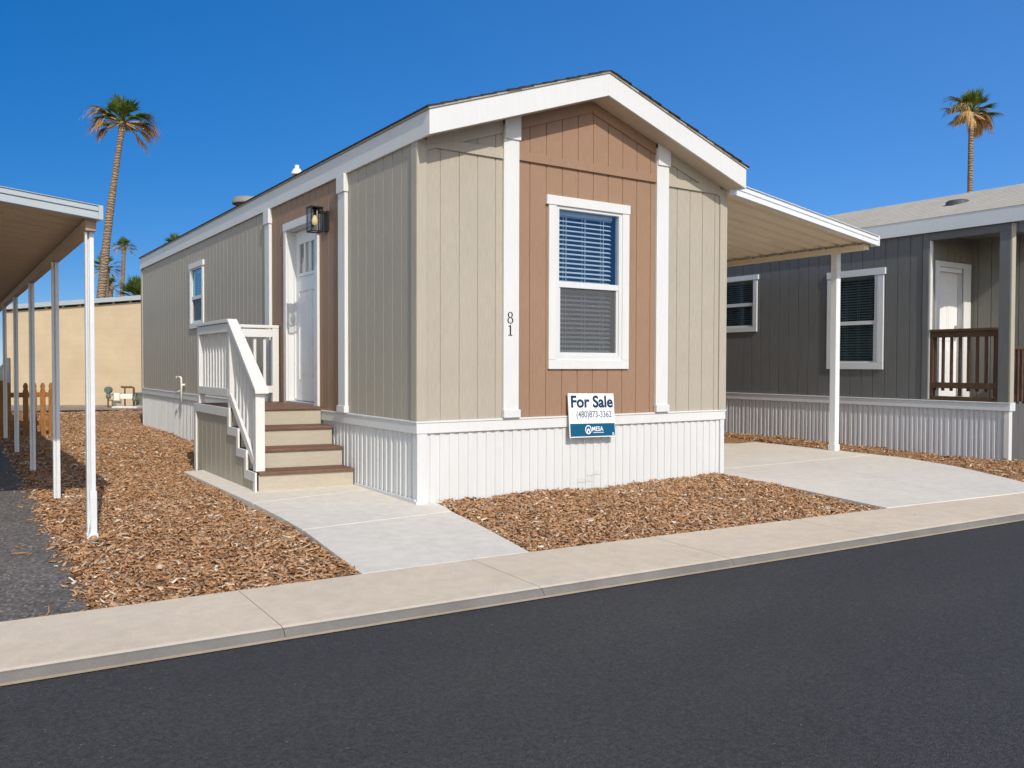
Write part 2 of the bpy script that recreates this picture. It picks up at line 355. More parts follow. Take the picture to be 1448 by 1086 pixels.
# ================================================================== GROUND
ZS = -.060
XB = [-60, -30, -10, -3.41, -1.48, -.27, 3.40, 5.46, 12, 40, 90]; YB = [-.2, -.85, -1.75, -2.04, -2.125, -2.175, -2.46, -2.70, -3.15, -5.0, -8.5]
XF = [-60, -30, -10, -3.447, -.92, 1.25, 4.37, 12, 40, 90]; YF = [-1.0, -1.6, -2.45, -2.791, -2.939, -3.075, -3.25, -3.72, -5.6, -9.1]
yb = lambda x: float(np.interp(x, XB, YB)); yf = lambda x: float(np.interp(x, XF, YF))
def smooth_y(f, x): return sum(f(x+d) for d in (-.8, -.4, 0, .4, .8))/5
YBK = lambda x: smooth_y(yb, x); YFR = lambda x: smooth_y(yf, x)

mb = MB(); mb.quad((-600, -600, -.14), (600, -600, -.14), (600, 600, -.14), (-600, 600, -.14))
struct(mb.build('ground', 'earth'), 'bare tan earth beyond the lots')
mb = MB(); xs = list(np.linspace(-60, -6, 12)) + list(np.linspace(-5.5, 14, 60)) + list(np.linspace(16, 90, 12))
for a, b in zip(xs, xs[1:]): mb.quad((a, YFR(a)-.10-9, ZS), (b, YFR(b)-.10-9, ZS), (b, YFR(b)+.02, ZS), (a, YFR(a)+.02, ZS))
struct(mb.build('street', 'asphalt'), 'dark smooth asphalt street')
# kerb: separate slabs with open joints, sloping slightly to a low grey face and a line of silt
mb = MB(); js = [-60, -45, -30, -20, -13] + [-2.24+1.52*k for k in range(-5, 0)] + [-2.24+1.52*k for k in range(0, 16)] + [28, 40, 60, 90]
for a, b in zip(js, js[1:]):
    g = .0016; a += g; b -= g; n = 1 + int(min(6, (b-a)/.3)); q = np.linspace(a, b, n+1)
    for c, d in zip(q, q[1:]):
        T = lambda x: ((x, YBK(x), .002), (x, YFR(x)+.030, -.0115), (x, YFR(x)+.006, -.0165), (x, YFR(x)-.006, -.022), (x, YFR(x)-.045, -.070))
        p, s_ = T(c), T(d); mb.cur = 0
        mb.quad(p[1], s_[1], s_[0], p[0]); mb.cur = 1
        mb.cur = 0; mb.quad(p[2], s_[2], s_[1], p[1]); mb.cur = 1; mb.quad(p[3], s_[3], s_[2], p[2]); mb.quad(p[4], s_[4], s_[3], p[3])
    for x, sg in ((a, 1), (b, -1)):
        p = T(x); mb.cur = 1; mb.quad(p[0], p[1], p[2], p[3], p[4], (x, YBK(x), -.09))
    mb.cur = 0
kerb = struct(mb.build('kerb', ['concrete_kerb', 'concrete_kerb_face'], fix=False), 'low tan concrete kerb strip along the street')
mb = MB()
for a, b in zip(xs, xs[1:]):
    mb.quad((a, YFR(a)-.068, ZS+.006), (b, YFR(b)-.068, ZS+.006), (b, YFR(b)-.030, ZS+.006), (a, YFR(a)-.030, ZS+.006))
struct(mb.build('gutter_silt', 'silt'), 'thin line of tan silt where street meets kerb')

# path to the steps: slabs with pale joints
def slab(mb, poly, z0, z1): mb.prism([(x, y, z1(x, y) if callable(z1) else z1) for x, y in poly], (0, 0, z0))
zw = lambda x, y: .003 + .030*max(0, min(1, (y+.3)/2.0))*max(0, min(1, (x+1.2)/1.0))
L1, L2 = .93, -.56
xl = lambda y: float(np.interp(y, [-2.2, -.59, .017, .909, 3.63], [-1.487, -1.300, -1.262, -1.235, -1.221]))
xr = lambda y: float(np.interp(y, [-2.2, -.229, .05, .3], [-.262, .168, .26, .26]))
mb = MB(); g = .004
slab(mb, [(xl(3.7), 3.7), (xl(L1), L1+g), (-.012, L1+.10+g), (-.012, 3.7)], -.1, zw)
slab(mb, [(xl(L1), L1-g), (xl(0.0), 0.0), (xl(L2), L2+g), (.10, L2+.10+g), (.168, -.229), (.19, .0), (-.012, .004), (-.012, L1+.10-g)], -.1, zw)
slab(mb, [(xl(L2), L2-g), (xl(-2.2), YBK(-1.48)+.004), (xr(-2.2), YBK(-.27)+.004), (xr(-1.2), -1.2), (xr(L2), L2+.10-g)], -.1, zw)
struct(mb.build('path', 'concrete', bevel=.006), 'pale concrete path from kerb to porch steps')
mb = MB()
for y in (L1, L2): mb.hexa(((xl(y)+.01, y-.02, -.08), (-.02 if y > 0 else .09, y+.08, -.08), (-.02 if y > 0 else .09, y+.12, -.08), (xl(y)+.01, y+.02, -.08)), ((xl(y)+.01, y-.02, -.001), (-.02 if y > 0 else .09, y+.08, .012 if y > 0 else -.001), (-.02 if y > 0 else .09, y+.12, .012 if y > 0 else -.001), (xl(y)+.01, y+.02, -.001)))
struct(mb.build('path_joint', 'joint_grout'), 'pale joints between path slabs')
# driveway on the right
DR = [(4.12, 14), (4.11, .25), (4.08, 0.0), (4.02, -.45), (3.86, -1.12), (3.68, -1.80), (3.50, None)]
DRr = [(7.76, 14), (7.76, 2.1), (7.70, 1.0), (7.60, -.15), (7.22, -1.07), (6.60, -2.0), (6.05, None)]
fx = lambda L: [(x, YBK(x)+.004 if y is None else y) for x, y in L]
Lp, Rp = fx(DR), fx(DRr)
mb = MB()
for seg in ((.35, 14), (-9, .34)):
    lo, hi = seg
    def clip(P):
        out = []
        for (x0, y0), (x1, y1) in zip(P, P[1:]):
            pts = [(x0, y0), (x1, y1)]
            if (y0-hi)*(y1-hi) < 0: tt = (hi-y0)/(y1-y0); out.append((x0+(x1-x0)*tt, hi))
            if lo <= y0 <= hi: out.append((x0, y0))
            if (y0-lo)*(y1-lo) < 0: tt = (lo-y0)/(y1-y0); out.append((x0+(x1-x0)*tt, lo))
        if lo <= P[-1][1] <= hi: out.append(P[-1])
        o2 = []
        for q in sorted(out, key=lambda q: -q[1]):
            if not o2 or abs(q[1]-o2[-1][1]) > 1e-4: o2.append(q)
        return o2
    A, B = clip(Lp), clip(Rp)
    mb.prism([(x, y, .006) for x, y in A] + [(x, y, .006) for x, y in reversed(B)], (0, 0, -.12))
struct(mb.build('driveway', 'concrete', bevel=.006), 'pale concrete driveway under the carport')
mb = MB(); jl = [(4.78, -2.37), (5.25, -1.41), (5.68, -.374), (5.99, .33)]
for (x0, y0), (x1, y1) in zip(jl, jl[1:]): mb.quad((x0, y0, .0085), (x0+.006, y0, .0085), (x1+.006, y1, .0085), (x1, y1, .0085))
struct(mb.build('driveway_joint', 'concrete_kerb'), 'faint long joint line in the driveway')
# grey drive on the left
ED = [(-2.70, 22), (-2.725, 11.5), (-2.80, 7.35), (-2.862, 3.16), (-2.936, .16), (-2.967, -1.11), (-2.985, -2.06)]
edx = lambda y: float(np.interp(y, [e[1] for e in reversed(ED)], [e[0] for e in reversed(ED)]))
mb = MB(); yy = list(np.linspace(-2.06, 22, 110))
ej = lambda y: edx(y) + .018*math.sin(y*7.3) + .014*math.sin(y*17.1+1) + .01*math.sin(y*31)
for a, b in zip(yy, yy[1:]): mb.quad((-9, a + (.25 if a < -2 else 0), -.026), (ej(a), a, -.026), (ej(b), b, -.026), (-9, b, -.026))
struct(mb.build('asphalt_drive', 'gravel_asphalt'), 'worn grey asphalt drive under the left carport')

# mulch bed base sheet
def hm(x, y):
    n = .012*math.sin(2.1*x+1.3*y) + .010*math.sin(4.7*x-3.1*y+1) + .008*math.sin(7.9*y+2.2*x)
    if x < 3.9 and y < 0.0 and x > -.4: b = -.022 + .018*max(0, min(1, (y+1.2)/1.2))
    elif x > 3.9: b = -.035 + .055*max(0, min(1, (y-.5)/3)) + .02*max(0, min(1, (x-7.9)/.6))
    else: b = -.050 + .02*max(0, min(1, (-.6-y)/1.4)) if x < -1 else -.05
    return b + n*.8
mb = MB(); gx = np.arange(-3.05, 13.01, .16); gy = np.arange(-3.4, 20.3, .16)
idx = {}
for i, x in enumerate(gx):
    for j, y in enumerate(gy):
        y2 = max(y, YBK(x)-.02); idx[i, j] = len(mb.v); mb.v.append((float(x), float(y2), hm(x, y2) - (.05 if y < YBK(x) else 0)))
for i in range(len(gx)-1):
    for j in range(len(gy)-1):
        if gy[j+1] > YBK(gx[i]) - .1: mb.f.append((idx[i, j], idx[i+1, j], idx[i+1, j+1], idx[i, j+1])); mb.mi.append(0)
mb_o = struct(mb.build('mulch_bed', 'mulch_base', smooth=True), 'brown bark mulch beds round the home')
mb = MB(); mb.quad((-3, 20.0, .0), (3.2, 18.4, .0), (6, 21, .0), (-3, 26, .0)); struct(mb.build('gravel_strip', 'gravel'), 'brown gravel strip before the block building')

# wood chips lying on the beds
rng = np.random.default_rng(3)
def region_pts(n, x0, x1, y0, y1, ok):
    P = np.column_stack([rng.uniform(x0, x1, n), rng.uniform(y0, y1, n)])
    return P[[bool(ok(x, y)) for x, y in P]]
def okA(x, y):
    if y < YBK(x)+.005: return False
    spill = abs(rng.normal(0, .05)) if rng.random() < .5 else 0
    if rng.random() < .02: spill = abs(rng.normal(0, .28))
    if x < edx(y) - spill: return False
    if y < 3.68 and x > xl(y) - .004: return False
    if 3.68 <= y < 4.03 and x > -1.02: return False
    return x < -.015
okB = lambda x, y: y > YBK(x)+.004 and y < -.02 and x > xr(y)+.004 and x < float(np.interp(y, [-2.5, -1.8, -1.12, -.45, 0], [3.49, 3.67, 3.85, 4.01, 4.07]))
def okC(x, y):
    if y < YBK(x)+.004: return False
    e = float(np.interp(y, [-2.8, -2.0, -1.07, -.15, 1.0, 2.1, 14], [6.0, 6.6, 7.22, 7.6, 7.7, 7.77, 7.77]))
    return x > e+.005 and not (x > 8.63 and y > -1.05)
pts = [region_pts(26000, -3.2, 0, -2.2, 4.5, okA), region_pts(17000, -3.0, 0, 4.5, 14, okA), region_pts(4000, -2.9, 1.5, 14, 19.8, lambda x, y: x < -.03 or y > 12.9),
       region_pts(17500, -.5, 4.1, -2.6, 0, okB), region_pts(9000, 5.9, 12, -3.2, 5.5, okC), region_pts(2500, -9, -2.9, -2.0, 4, lambda x, y: y > YBK(x)+.01 and rng.random() < .10*math.exp(-(edx(y)-x)/2.2) + .35*math.exp(-(y+2)/.12))]
pts.append(np.column_stack([rng.uniform(-3.3, 8, 150), rng.uniform(-2.9, 1.2, 150)])); pts[-1] = pts[-1][[bool((YFR(x)+.05 < y < YBK(x)-.01 and rng.random() < .12+.88*math.exp(-(YBK(x)-y)/.07)) or (y > YBK(x) and (xl(y)+.01 < x < min(xl(y)+.14, -.1) or (xr(y)-.10 < x < xr(y) and y < -.3)))) for x, y in pts[-1]]]
kinds = np.concatenate([np.full(len(p), i) for i, p in enumerate(pts)]); P = np.concatenate(pts); n = len(P)
near = np.hypot(P[:, 0]-CAM.x, P[:, 1]-CAM.y); sc_ = np.where(kinds == 5, .38, np.where(kinds == 6, .5, 1.0))*(1 + .022*np.clip(near-6, 0, 20))
L = rng.gamma(3.0, .0125, n).clip(.010, .115)*sc_; W = (rng.uniform(.004, .0115, n)*np.where(rng.random(n) < .12, 1.7, 1))*sc_; T = rng.uniform(.0015, .0045, n)*sc_
th = rng.uniform(0, 2*np.pi, n); tilt = rng.normal(0, .30, n); roll = rng.normal(0, .45, n); curv = rng.normal(0, .32, n)*L; side = rng.normal(0, .40, n)*L
zz = np.array([hm(x, y) for x, y in P]); zz = np.where(kinds == 5, -.026, np.where(kinds == 6, .005, zz)) + np.where(kinds >= 5, .003, rng.uniform(.000, .020, n))
inA = (P[:, 0] < np.array([edx(y) for y in P[:, 1]])); zz = np.where(inA & (kinds < 2), -.022, zz)
sec = np.array([-1, -.36, .36, 1.0]); V = np.zeros((n, 4, 4, 3))
for k, s_ in enumerate(sec):
    cx = s_*L/2; cy = side*(s_*s_-.4); cz = curv*(.4-s_*s_)*.5; wk = W*(1 - .35*abs(s_)); tk = T
    for q, (a, b) in enumerate(((-1, -1), (1, -1), (1, 1), (-1, 1))):
        ly = cy + a*wk*np.cos(roll) - b*tk*np.sin(roll); lz = cz + a*wk*np.sin(roll) + b*tk*np.cos(roll)
        X = cx*np.cos(tilt) - lz*np.sin(tilt); Z = cx*np.sin(tilt) + lz*np.cos(tilt)
        V[:, k, q, 0] = P[:, 0] + X*np.cos(th) - ly*np.sin(th); V[:, k, q, 1] = P[:, 1] + X*np.sin(th) + ly*np.cos(th); V[:, k, q, 2] = zz + Z + T
ft = []
for k in range(3):
    for q in range(4): ft.append((k*4+q, k*4+(q+1) % 4, (k+1)*4+(q+1) % 4, (k+1)*4+q))
ft += [(3, 2, 1, 0), (12, 13, 14, 15)]
F = (np.array(ft)[None] + (np.arange(n)*16)[:, None, None]).reshape(-1, 4)
me = bpy.data.meshes.new('wood_chips'); me.vertices.add(n*16); me.vertices.foreach_set('co', V.reshape(-1).astype(np.float32))
me.loops.add(F.size); me.loops.foreach_set('vertex_index', F.reshape(-1).astype(np.int32)); me.polygons.add(len(F))
me.polygons.foreach_set('loop_start', np.arange(0, F.size, 4, dtype=np.int32)); me.update(calc_edges=True); me.materials.append(M['wood_chip'])
o = bpy.data.objects.new('wood_chips', me); COL.objects.link(o); o['kind'] = 'stuff'; o['label'] = 'loose brown wood chips covering the beds'

# ================================================================== HOME (number 81)
W, LEN = 4.07, 12.83; ZB0, ZB1 = .658, .774; ZE, ZF = 3.334, 3.5595; SL = (4.0312-3.3344)/(W/2+.008); OV = .286
rise = lambda x: ZE + SL*min(x+.008, W+.008-x)
home = thing('manufactured_home', (W/2, 6.4, 0), 'tan and brown manufactured home with white trim, gable front and number 81', 'house')
def wallpart(mat_, O, U, N, u0, u1, phase, zb, zt, holes=(), apex=None, label=None, d=.008):
    mb = MB(); sheet_wall(mb, O, U, N, grooves(u0, u1, phase, d=d), zb, zt, holes, apex); return mb.build('wall', mat_, home, label=label, fix=False)
# core (set back behind openings)
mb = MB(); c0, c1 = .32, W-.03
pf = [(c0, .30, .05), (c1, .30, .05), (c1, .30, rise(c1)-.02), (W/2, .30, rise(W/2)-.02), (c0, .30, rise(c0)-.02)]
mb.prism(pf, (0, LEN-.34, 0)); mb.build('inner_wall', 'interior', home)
WIN = (1.575, 2.465, 1.36, 2.915); PH = .033
wallpart('tan_siding', (0, 0, 0), (1, 0, 0), (0, -1, 0), 0, 1.02, PH, .70, rise, label='tan wall panel left of front window')
wallpart('brown_siding', (0, 0, 0), (1, 0, 0), (0, -1, 0), 1.02, 3.03, PH, .70, rise, [WIN], W/2, 'brown wall panel under the gable')
wallpart('tan_siding', (0, 0, 0), (1, 0, 0), (0, -1, 0), 3.03, W, PH, .70, rise, label='tan wall panel right of front window')
LW = (7.66, 8.44, 1.99, 2.94); DOOR = (2.515, 3.50, .80, 2.965)
# left wall: u runs toward -Y so that the outside faces -X
wallpart('tan_siding', (0, 0, 0), (0, 1, 0), (-1, 0, 0), 0, 1.69, .11, .70, ZE+.1, label='tan side wall panel at front corner')
wallpart('brown_siding', (0, 0, 0), (0, 1, 0), (-1, 0, 0), 1.69, 4.21, .11, .70, ZE+.1, [DOOR], label='brown wall panel round the door')
wallpart('tan_siding', (0, 0, 0), (0, 1, 0), (-1, 0, 0), 4.21, LEN, .11, .70, ZE+.1, [LW], label='long tan side wall panel')
wallpart('tan_siding', (W, 0, 0), (0, 1, 0), (1, 0, 0), 0, LEN, .11, .70, ZE+.1, label='tan side wall on the carport side')
wallpart('tan_siding', (0, LEN, 0), (1, 0, 0), (0, 1, 0), 0, W, PH, .70, rise, (), W/2, label='tan rear wall')
# skirting
for O, U, N, u1, sd_, lab in (((0, 0, 0), (1, 0, 0), (0, -1, 0), W, 4, 'white ribbed skirting on the front'), ((0, 0, 0), (0, 1, 0), (-1, 0, 0), LEN, 5, 'white ribbed skirting on the door side'),
                         ((W, 0, 0), (0, 1, 0), (1, 0, 0), LEN, 6, 'white ribbed skirting on the carport side'), ((0, LEN, 0), (1, 0, 0), (0, 1, 0), W, 7, 'white ribbed rear skirting')):
    mb = MB(); Nn = Vector(N)
    sheet_wall(mb, Vector(O)-Nn*.016, U, N, ribs(0, u1, .103 if sd_ == 4 else .098, sd_, .011 if sd_ == 4 else .013, 0 if sd_ == 4 else .25), -.06, ZB0+.02)
    mb.build('skirting', 'white_vinyl', home, label=lab, fix=False)
mb = MB(); mb.box(-.022, .004, .02, 1.395, -.02, .045); mb.box(-.022, .10, -.020, .02, -.02, .035); mb.build('skirting_track', 'white_vinyl', home, .003)
for x0, x1, y0, y1 in ((-.006, .10, -.008, .09), (W-.06, W+.006, -.008, .09)): pbox('skirting_corner', 'white_vinyl', home, (x0, x1, y0, y1, -.05, ZB0+.01), .004)
# belt: board with a small top ledge
for nm, b, b2 in (('f', (-.016, W+.016, -.016, .01), (-.024, W+.024, -.024, .01)), ('l', (-.016, .01, .011, LEN+.016), (-.024, .01, .011, LEN+.02)), ('r', (W-.01, W+.016, .011, LEN+.016), (W-.01, W+.024, .011, LEN+.02)), ('b', (.011, W-.011, LEN-.01, LEN+.016), (.011, W-.011, LEN-.01, LEN+.022))):
    mb = MB(); mb.box(*b, ZB0, ZB1-.018); mb.box(*b2, ZB1-.0179, ZB1); mb.build('belt_board', 'white_trim', home, .004)
E0 = -.030; apex_x = W/2
fb = lambda x: ZE + SL*min(x-E0, W-E0-x)
# corner boards (tan) and white posts
def cb(x0, x1, y0, y1): 
    return pbox('corner_board', 'tan_trim', home, (x0, x1, y0, y1, ZB1+.001, ZE+.03), .003)
cb(-.018, .088, -.018, -.0005); cb(W-.10, W+.018, -.018, -.0005); cb(-.018, -.0005, .0, .095); cb(-.018, -.0005, LEN-.1, LEN+.018); cb(W+.0005, W+.018, .0, .1)
def front_post(x0, x1):
    mb = MB(); zt = rise((x0+x1)/2)
    mb.prism([(x0, -.035, ZB1+.06), (x1, -.035, ZB1+.06), (x1, -.035, rise(x1)-.03), (x0, -.035, rise(x0)-.03)], (0, .0345, 0))
    mb.prism([(x0+.004, -.052, rise(x0)-.155 if x0 < 2 else rise(x1)-.155), (x1+.010, -.052, rise(x0)-.155 if x0 < 2 else rise(x1)-.155), (x1+.010, -.052, fb(x1+.01)+.0115), (x0+.004, -.052, fb(x0+.004)+.0115)], (0, .0165, 0))
    mb.box(x0-.004, x1+.012, -.054, -.006, ZB1+.004, ZB1+.082)
    mb.build('trim_post', 'white_trim', home, .003)
front_post(.925, 1.105); front_post(2.945, 3.125)
def side_post(y0, y1):
    mb = MB(); mb.box(-.04, -.0005, y0, y1, ZB1+.06, ZE-.002); mb.box(-.056, -.0005, y0-.014, y1+.012, ZE-.19, ZE-.001); mb.box(-.056, -.0005, y0-.014, y1+.012, ZB1+.004, ZB1+.075)
    mb.build('trim_post', 'white_trim', home, .003)
side_post(1.60, 1.785); side_post(4.12, 4.305)
# gable frieze boards + bands
def frieze(x0, x1, m_, t=.018, h=.10):
    mb = MB(); a = [(x0, -t, rise(x0)-h), (x1, -t, rise(x1)-h), (x1, -t, rise(x1)+.02), (x0, -t, rise(x0)+.02)]
    mb.prism(a, (0, t-.0005, 0)); mb.build('gable_frieze', m_, home, .002)
frieze(.089, .924, 'tan_trim'); frieze(1.106, W/2, 'brown_siding'); frieze(W/2+.0005, 2.944, 'brown_siding'); frieze(3.126, W-.101, 'tan_trim')
pbox('gable_band', 'brown_siding', home, (1.1058, 2.9442, -.026, -.0005, 3.313, 3.40), .002)
mb = MB(); mb.prism([(.089, -.022, 3.300), (.924, -.022, 3.300), (.924, -.022, 3.395), (.46, -.022, 3.395), (.089, -.022, 3.32)], (0, .0215, 0)); mb.build('gable_band', 'tan_trim', home, .002)
mb = MB(); mb.prism([(3.126, -.022, 3.295), (W-.101, -.022, 3.295), (W-.101, -.022, 3.32), (3.62, -.022, 3.39), (3.126, -.022, 3.39)], (0, .0215, 0)); mb.build('gable_band', 'tan_trim', home, .002)
# roof: rake fascia, eave fascia, soffit, drip edge, shingles
E0 = -.030; apex_x = W/2
fb = lambda x: ZE + SL*min(x-E0, W-E0-x); ftp = lambda x: fb(x) + (ZF-ZE)
for s0, s1 in ((E0, apex_x), (apex_x+.0004, W-E0)):
    mb = MB(); mb.prism([(s0, -OV, fb(s0)), (s1, -OV, fb(s1)), (s1, -OV, ftp(s1)), (s0, -OV, ftp(s0))], (0, .028, 0)); mb.build('rake_fascia', 'white_trim', home, .003)
    a0, a1 = max(s0, E0+.0264), min(s1, W-E0-.0264)
    mb = MB(); mb.prism([(a0, -OV+.0284, fb(a0)+.012), (a1, -OV+.0284, fb(a1)+.012), (a1, -OV+.0284, fb(a1)+.03), (a0, -OV+.0284, fb(a0)+.03)], (0, OV-.03, 0)); mb.build('soffit', 'soffit', home)
    mb = MB(); mb.prism([(s0, LEN+.0, fb(s0)), (s1, LEN, fb(s1)), (s1, LEN, ftp(s1)), (s0, LEN, ftp(s0))], (0, .028, 0)); mb.build('rake_fascia', 'white_trim', home, .003)
for x0, x1 in ((E0, E0+.026), (W-E0-.026, W-E0)): pbox('eave_fascia', 'white_trim', home, (x0, x1, -OV+.0284, LEN-.0005, ZE, ZF), .003)
pbox('soffit', 'soffit', home, (E0+.0264, -.0005, .0, LEN-.001, ZE+.01, ZE+.02), 0)
def roof_slab(h, e, ylo, yhi, z0, z1, name, m_):
    mb = MB(); ez = lambda x: ftp(x)
    for a, b in ((E0-e, apex_x), (apex_x, W-E0+e)):
        za, zb_ = (ZF-SL*e if a < apex_x-1 else ftp(apex_x)), (ftp(apex_x) if b < apex_x+.1 else ZF-SL*e)
        mb.hexa(((a, ylo, za+z0), (b, ylo, zb_+z0), (b, yhi, zb_+z0), (a, yhi, za+z0)), ((a, ylo, za+z1), (b, ylo, zb_+z1), (b, yhi, zb_+z1), (a, yhi, za+z1)))
    return mb.build(name, m_, home)
roof_slab(0, .012, -OV-.014, LEN+.04, .001, .024, 'drip_edge', 'tan_trim')
# shingle courses (stepped, slightly uneven front edge)
mb = MB(); rg = random.Random(5)
for sgn in (-1, 1):
    run = W/2 - E0 + .028; nco = 15
    for k in range(nco):
        d0 = run*(1-k/nco); d1 = run*(1-(k+1)/nco)-.03
        xa, xb = apex_x + sgn*d0, apex_x + sgn*max(d1, 0)
        za = ftp(apex_x)-SL*d0+.0245+.010; zb_ = ftp(apex_x)-SL*max(d1, 0)+.0245+.001
        yl = -OV-.03+rg.uniform(-.008, .008)
        b = [(xa, yl, za-.010), (xb, yl, zb_-.006), (xb, LEN+.05, zb_-.006), (xa, LEN+.05, za-.010)]; tpp = [(q[0], q[1], q[2]+(.011 if i in (0, 3) else .004)) for i, q in enumerate(b)]
        mb.hexa(b, tpp)
roof1 = mb.build('roof', 'shingle_dark', home)
mb = MB(); mb.lathe((1.0, 8.40, 3.93), [(.2, 0), (.2, .22), (.30, .225), (.305, .24), (.295, .31), (.26, .335), (.001, .34)], 28); mb.build('roof_vent', 'vent_grey', home, smooth=False)
mb = MB(); mb.lathe((1.0, 5.95, 3.88), [(.07, 0), (.042, .12), (.04, .36), (.088, .365), (.09, .385), (.055, .45), (.034, .46), (.034, .51), (.001, .515)], 20); mb.build('vent_pipe', 'pvc_white', home)

def window(par, C, U, N, w, zc0, zc1, trim, gl, meet, blind='blind', g='glass', screen=True, head=.034, room=.22, nslat=30, wall_t=0.0):
    """C = point on wall at window centre (z ignored); outer trim width w, from zc0 to zc1; gl = (half glass width, z0, z1)."""
    C = Vector((C[0], C[1], 0)); U, N = Vector(U), Vector(N); Z = Vector((0, 0, 1))
    root = MB()
    def bx(mb, u0, u1, n0, n1, z0, z1): mb.obox(C + U*(u0+u1)/2 + N*(n0+n1)/2 + Z*(z0+z1)/2, U*(u1-u0)/2, N*(n1-n0)/2, Z*(z1-z0)/2)
    h = w/2; t = trim
    bx(root, -h-head*.9, h+head*.2, .0003, .034, zc1-t, zc1); bx(root, -h, h, .0003, .026, zc0, zc0+t)
    bx(root, -h, -h+t, .0003, .0262, zc0+t+.001, zc1-t-.001); bx(root, h-t, h, .0003, .0262, zc0+t+.001, zc1-t-.001)
    wn = root.build('window', 'white_trim' if par is home else 'grey_trim', par, .003)
    fr = MB(); a, z0, z1 = gl; f = .042
    for (u0, u1, q0, q1) in ((-h+t-.004, -a+.004, zc0+t-.004, zc1-t+.004), (a-.004, h-t+.004, zc0+t-.004, zc1-t+.004)): bx(fr, u0, u1, -.05, .014, q0, q1)
    bx(fr, -a+.003, a-.003, -.05, .0135, z1-.002, zc1-t+.003); bx(fr, -a+.003, a-.003, -.05, .0135, zc0+t-.003, z0+.002)
    bx(fr, -a+.003, a-.003, -.045, .008, meet-.022, meet+.038)
    bx(fr, -a+.003, -a+.03, -.03, .0, z0+.002, meet-.023); bx(fr, a-.03, a-.003, -.03, .0, z0+.002, meet-.023); bx(fr, -a+.03, a-.03, -.03, .0, z0+.002, z0+.032)
    fr.build('frame', 'white_vinyl' if par is home else 'grey_trim', wn, .003)
    for q0, q1, n in ((meet+.038, z1, -.012), (z0+.03, meet-.02, -.024)):
        p = MB(); Q = lambda u, z: C + U*u + N*n + Z*z; p.quad(Q(-a, q0), Q(a, q0), Q(a, q1), Q(-a, q1)); p.v = p.v if (Vector(p.v[1])-Vector(p.v[0])).cross(Vector(p.v[3])-Vector(p.v[0])).dot(N) > 0 else p.v[::-1]; p.build('pane', g, wn, fix=False)
    if screen:
        p = MB(); bx(p, -a+.005, a-.005, -.009, -.008, z0, meet-.024); p.build('screen', 'screen', wn)
    b = MB(); zt_ = z1-.04
    bx(b, -a-.02, a-.03, -.115, -.075, z1-.045, z1+.0)
    for k in range(nslat):
        zq = z0+.05 + (zt_-z0-.06)*k/(nslat-1)
        cc = C + U*(-.025) + N*(-.095) + Z*zq; tv = (N*.88 + Z*-.46).normalized()
        b.obox(cc, U*(a-.015), tv*.0225, tv.cross(U)*.0012)
    for s_ in (-.62, 0, .62): bx(b, s_*a-.004, s_*a+.004, -.12, -.119, z0+.03, z1-.04); bx(b, s_*a-.003, s_*a+.003, -.0705, -.0695, z0+.03, z1-.04)
    bx(b, -a-.01, a-.04, -.11, -.08, z0+.02, z0+.04)
    b.build('blind', blind, wn)
    r = MB(); cu = -N
    bx(r, -a-.12, -a-.10, -.30, -.052, z0-.1, z1+.1); bx(r, a+.10, a+.12, -.30, -.052, z0-.1, z1+.1); bx(r, -a-.0999, a+.0999, -.30, -.052, z1+.08, z1+.1); bx(r, -a-.0999, a+.0999, -.30, -.052, z0-.1, z0-.08)
    r.build('reveal', 'interior', wn)
    return wn
window(home, (2.015, 0, 0), (1, 0, 0), (0, -1, 0), 1.075, 1.255, 3.015, .095, (.405, 1.395, 2.89), 2.115)
window(home, (0, 8.05, 0), (0, 1, 0), (-1, 0, 0), .92, 1.905, 3.02, .09, (.345, 2.005, 2.91), 2.42, nslat=18, g='glass_dark')

# door (faces -X), set back in its opening
y0, y1 = 2.515, 3.50
mb = MB(); t_ = .09
mb.box(-.030, -.0004, y0-t_, y0, .80, 2.965); mb.box(-.030, -.0004, y1, y1+t_, .80, 2.965); mb.box(-.034, -.0004, y0-t_-.0, y1+t_+.012, 2.9655, 3.06)
mb.box(.0, .16, y0-.02, y0-.0005, .80, 2.96); mb.box(.0, .16, y1+.0005, y1+.02, .80, 2.96); mb.box(.0, .16, y0-.02, y1+.02, 2.9601, 2.98)
mb.box(.075, .10, y0, y0+.02, .86, 2.96); mb.box(.075, .10, y1-.02, y1, .86, 2.96)
df = mb.build('door_frame', 'white_trim', home, .003)
pbox('threshold', 'galv', home, (-.035, .16, y0, y1, .80, .838), .004)
X = .10; GZ0, GZ1 = 2.43, 2.79; dy0, dy1 = y0+.004, y1-.004
P1, P2, P3, P4 = dy0+.12, dy0+.12, dy1-.12, dy1-.12
mb = MB()
mb.box(X, X+.045, dy0, dy0+.12, .842, 2.955); mb.box(X, X+.045, dy1-.12, dy1, .842, 2.955)
ya, yb2 = dy0+.1201, dy1-.1201
mb.box(X, X+.045, ya, yb2, GZ1, 2.955); mb.box(X, X+.045, ya, yb2, 2.20, GZ0); mb.box(X, X+.045, ya, yb2, .842, 1.12)
ym = (ya+yb2)/2; mb.box(X, X+.045, ym-.05, ym+.05, 1.1201, 2.1999)
for a, b in ((ya, ym-.0501), (ym+.0501, yb2)): mb.box(X+.012, X+.04, a, b, 1.1201, 2.1999); mb.box(X+.002, X+.02, a+.05, b-.05, 1.17, 2.15)
third = (yb2-ya)/4
for k in (1, 2, 3): mb.box(X, X+.045, ya+third*k-.024, ya+third*k+.024, GZ0+.0005, GZ1-.0005)
mb.box(X-.012, X-.0003, ya-.03, yb2+.03, GZ0-.045, GZ0-.012)
door = mb.build('door', 'door_white', home, .004)
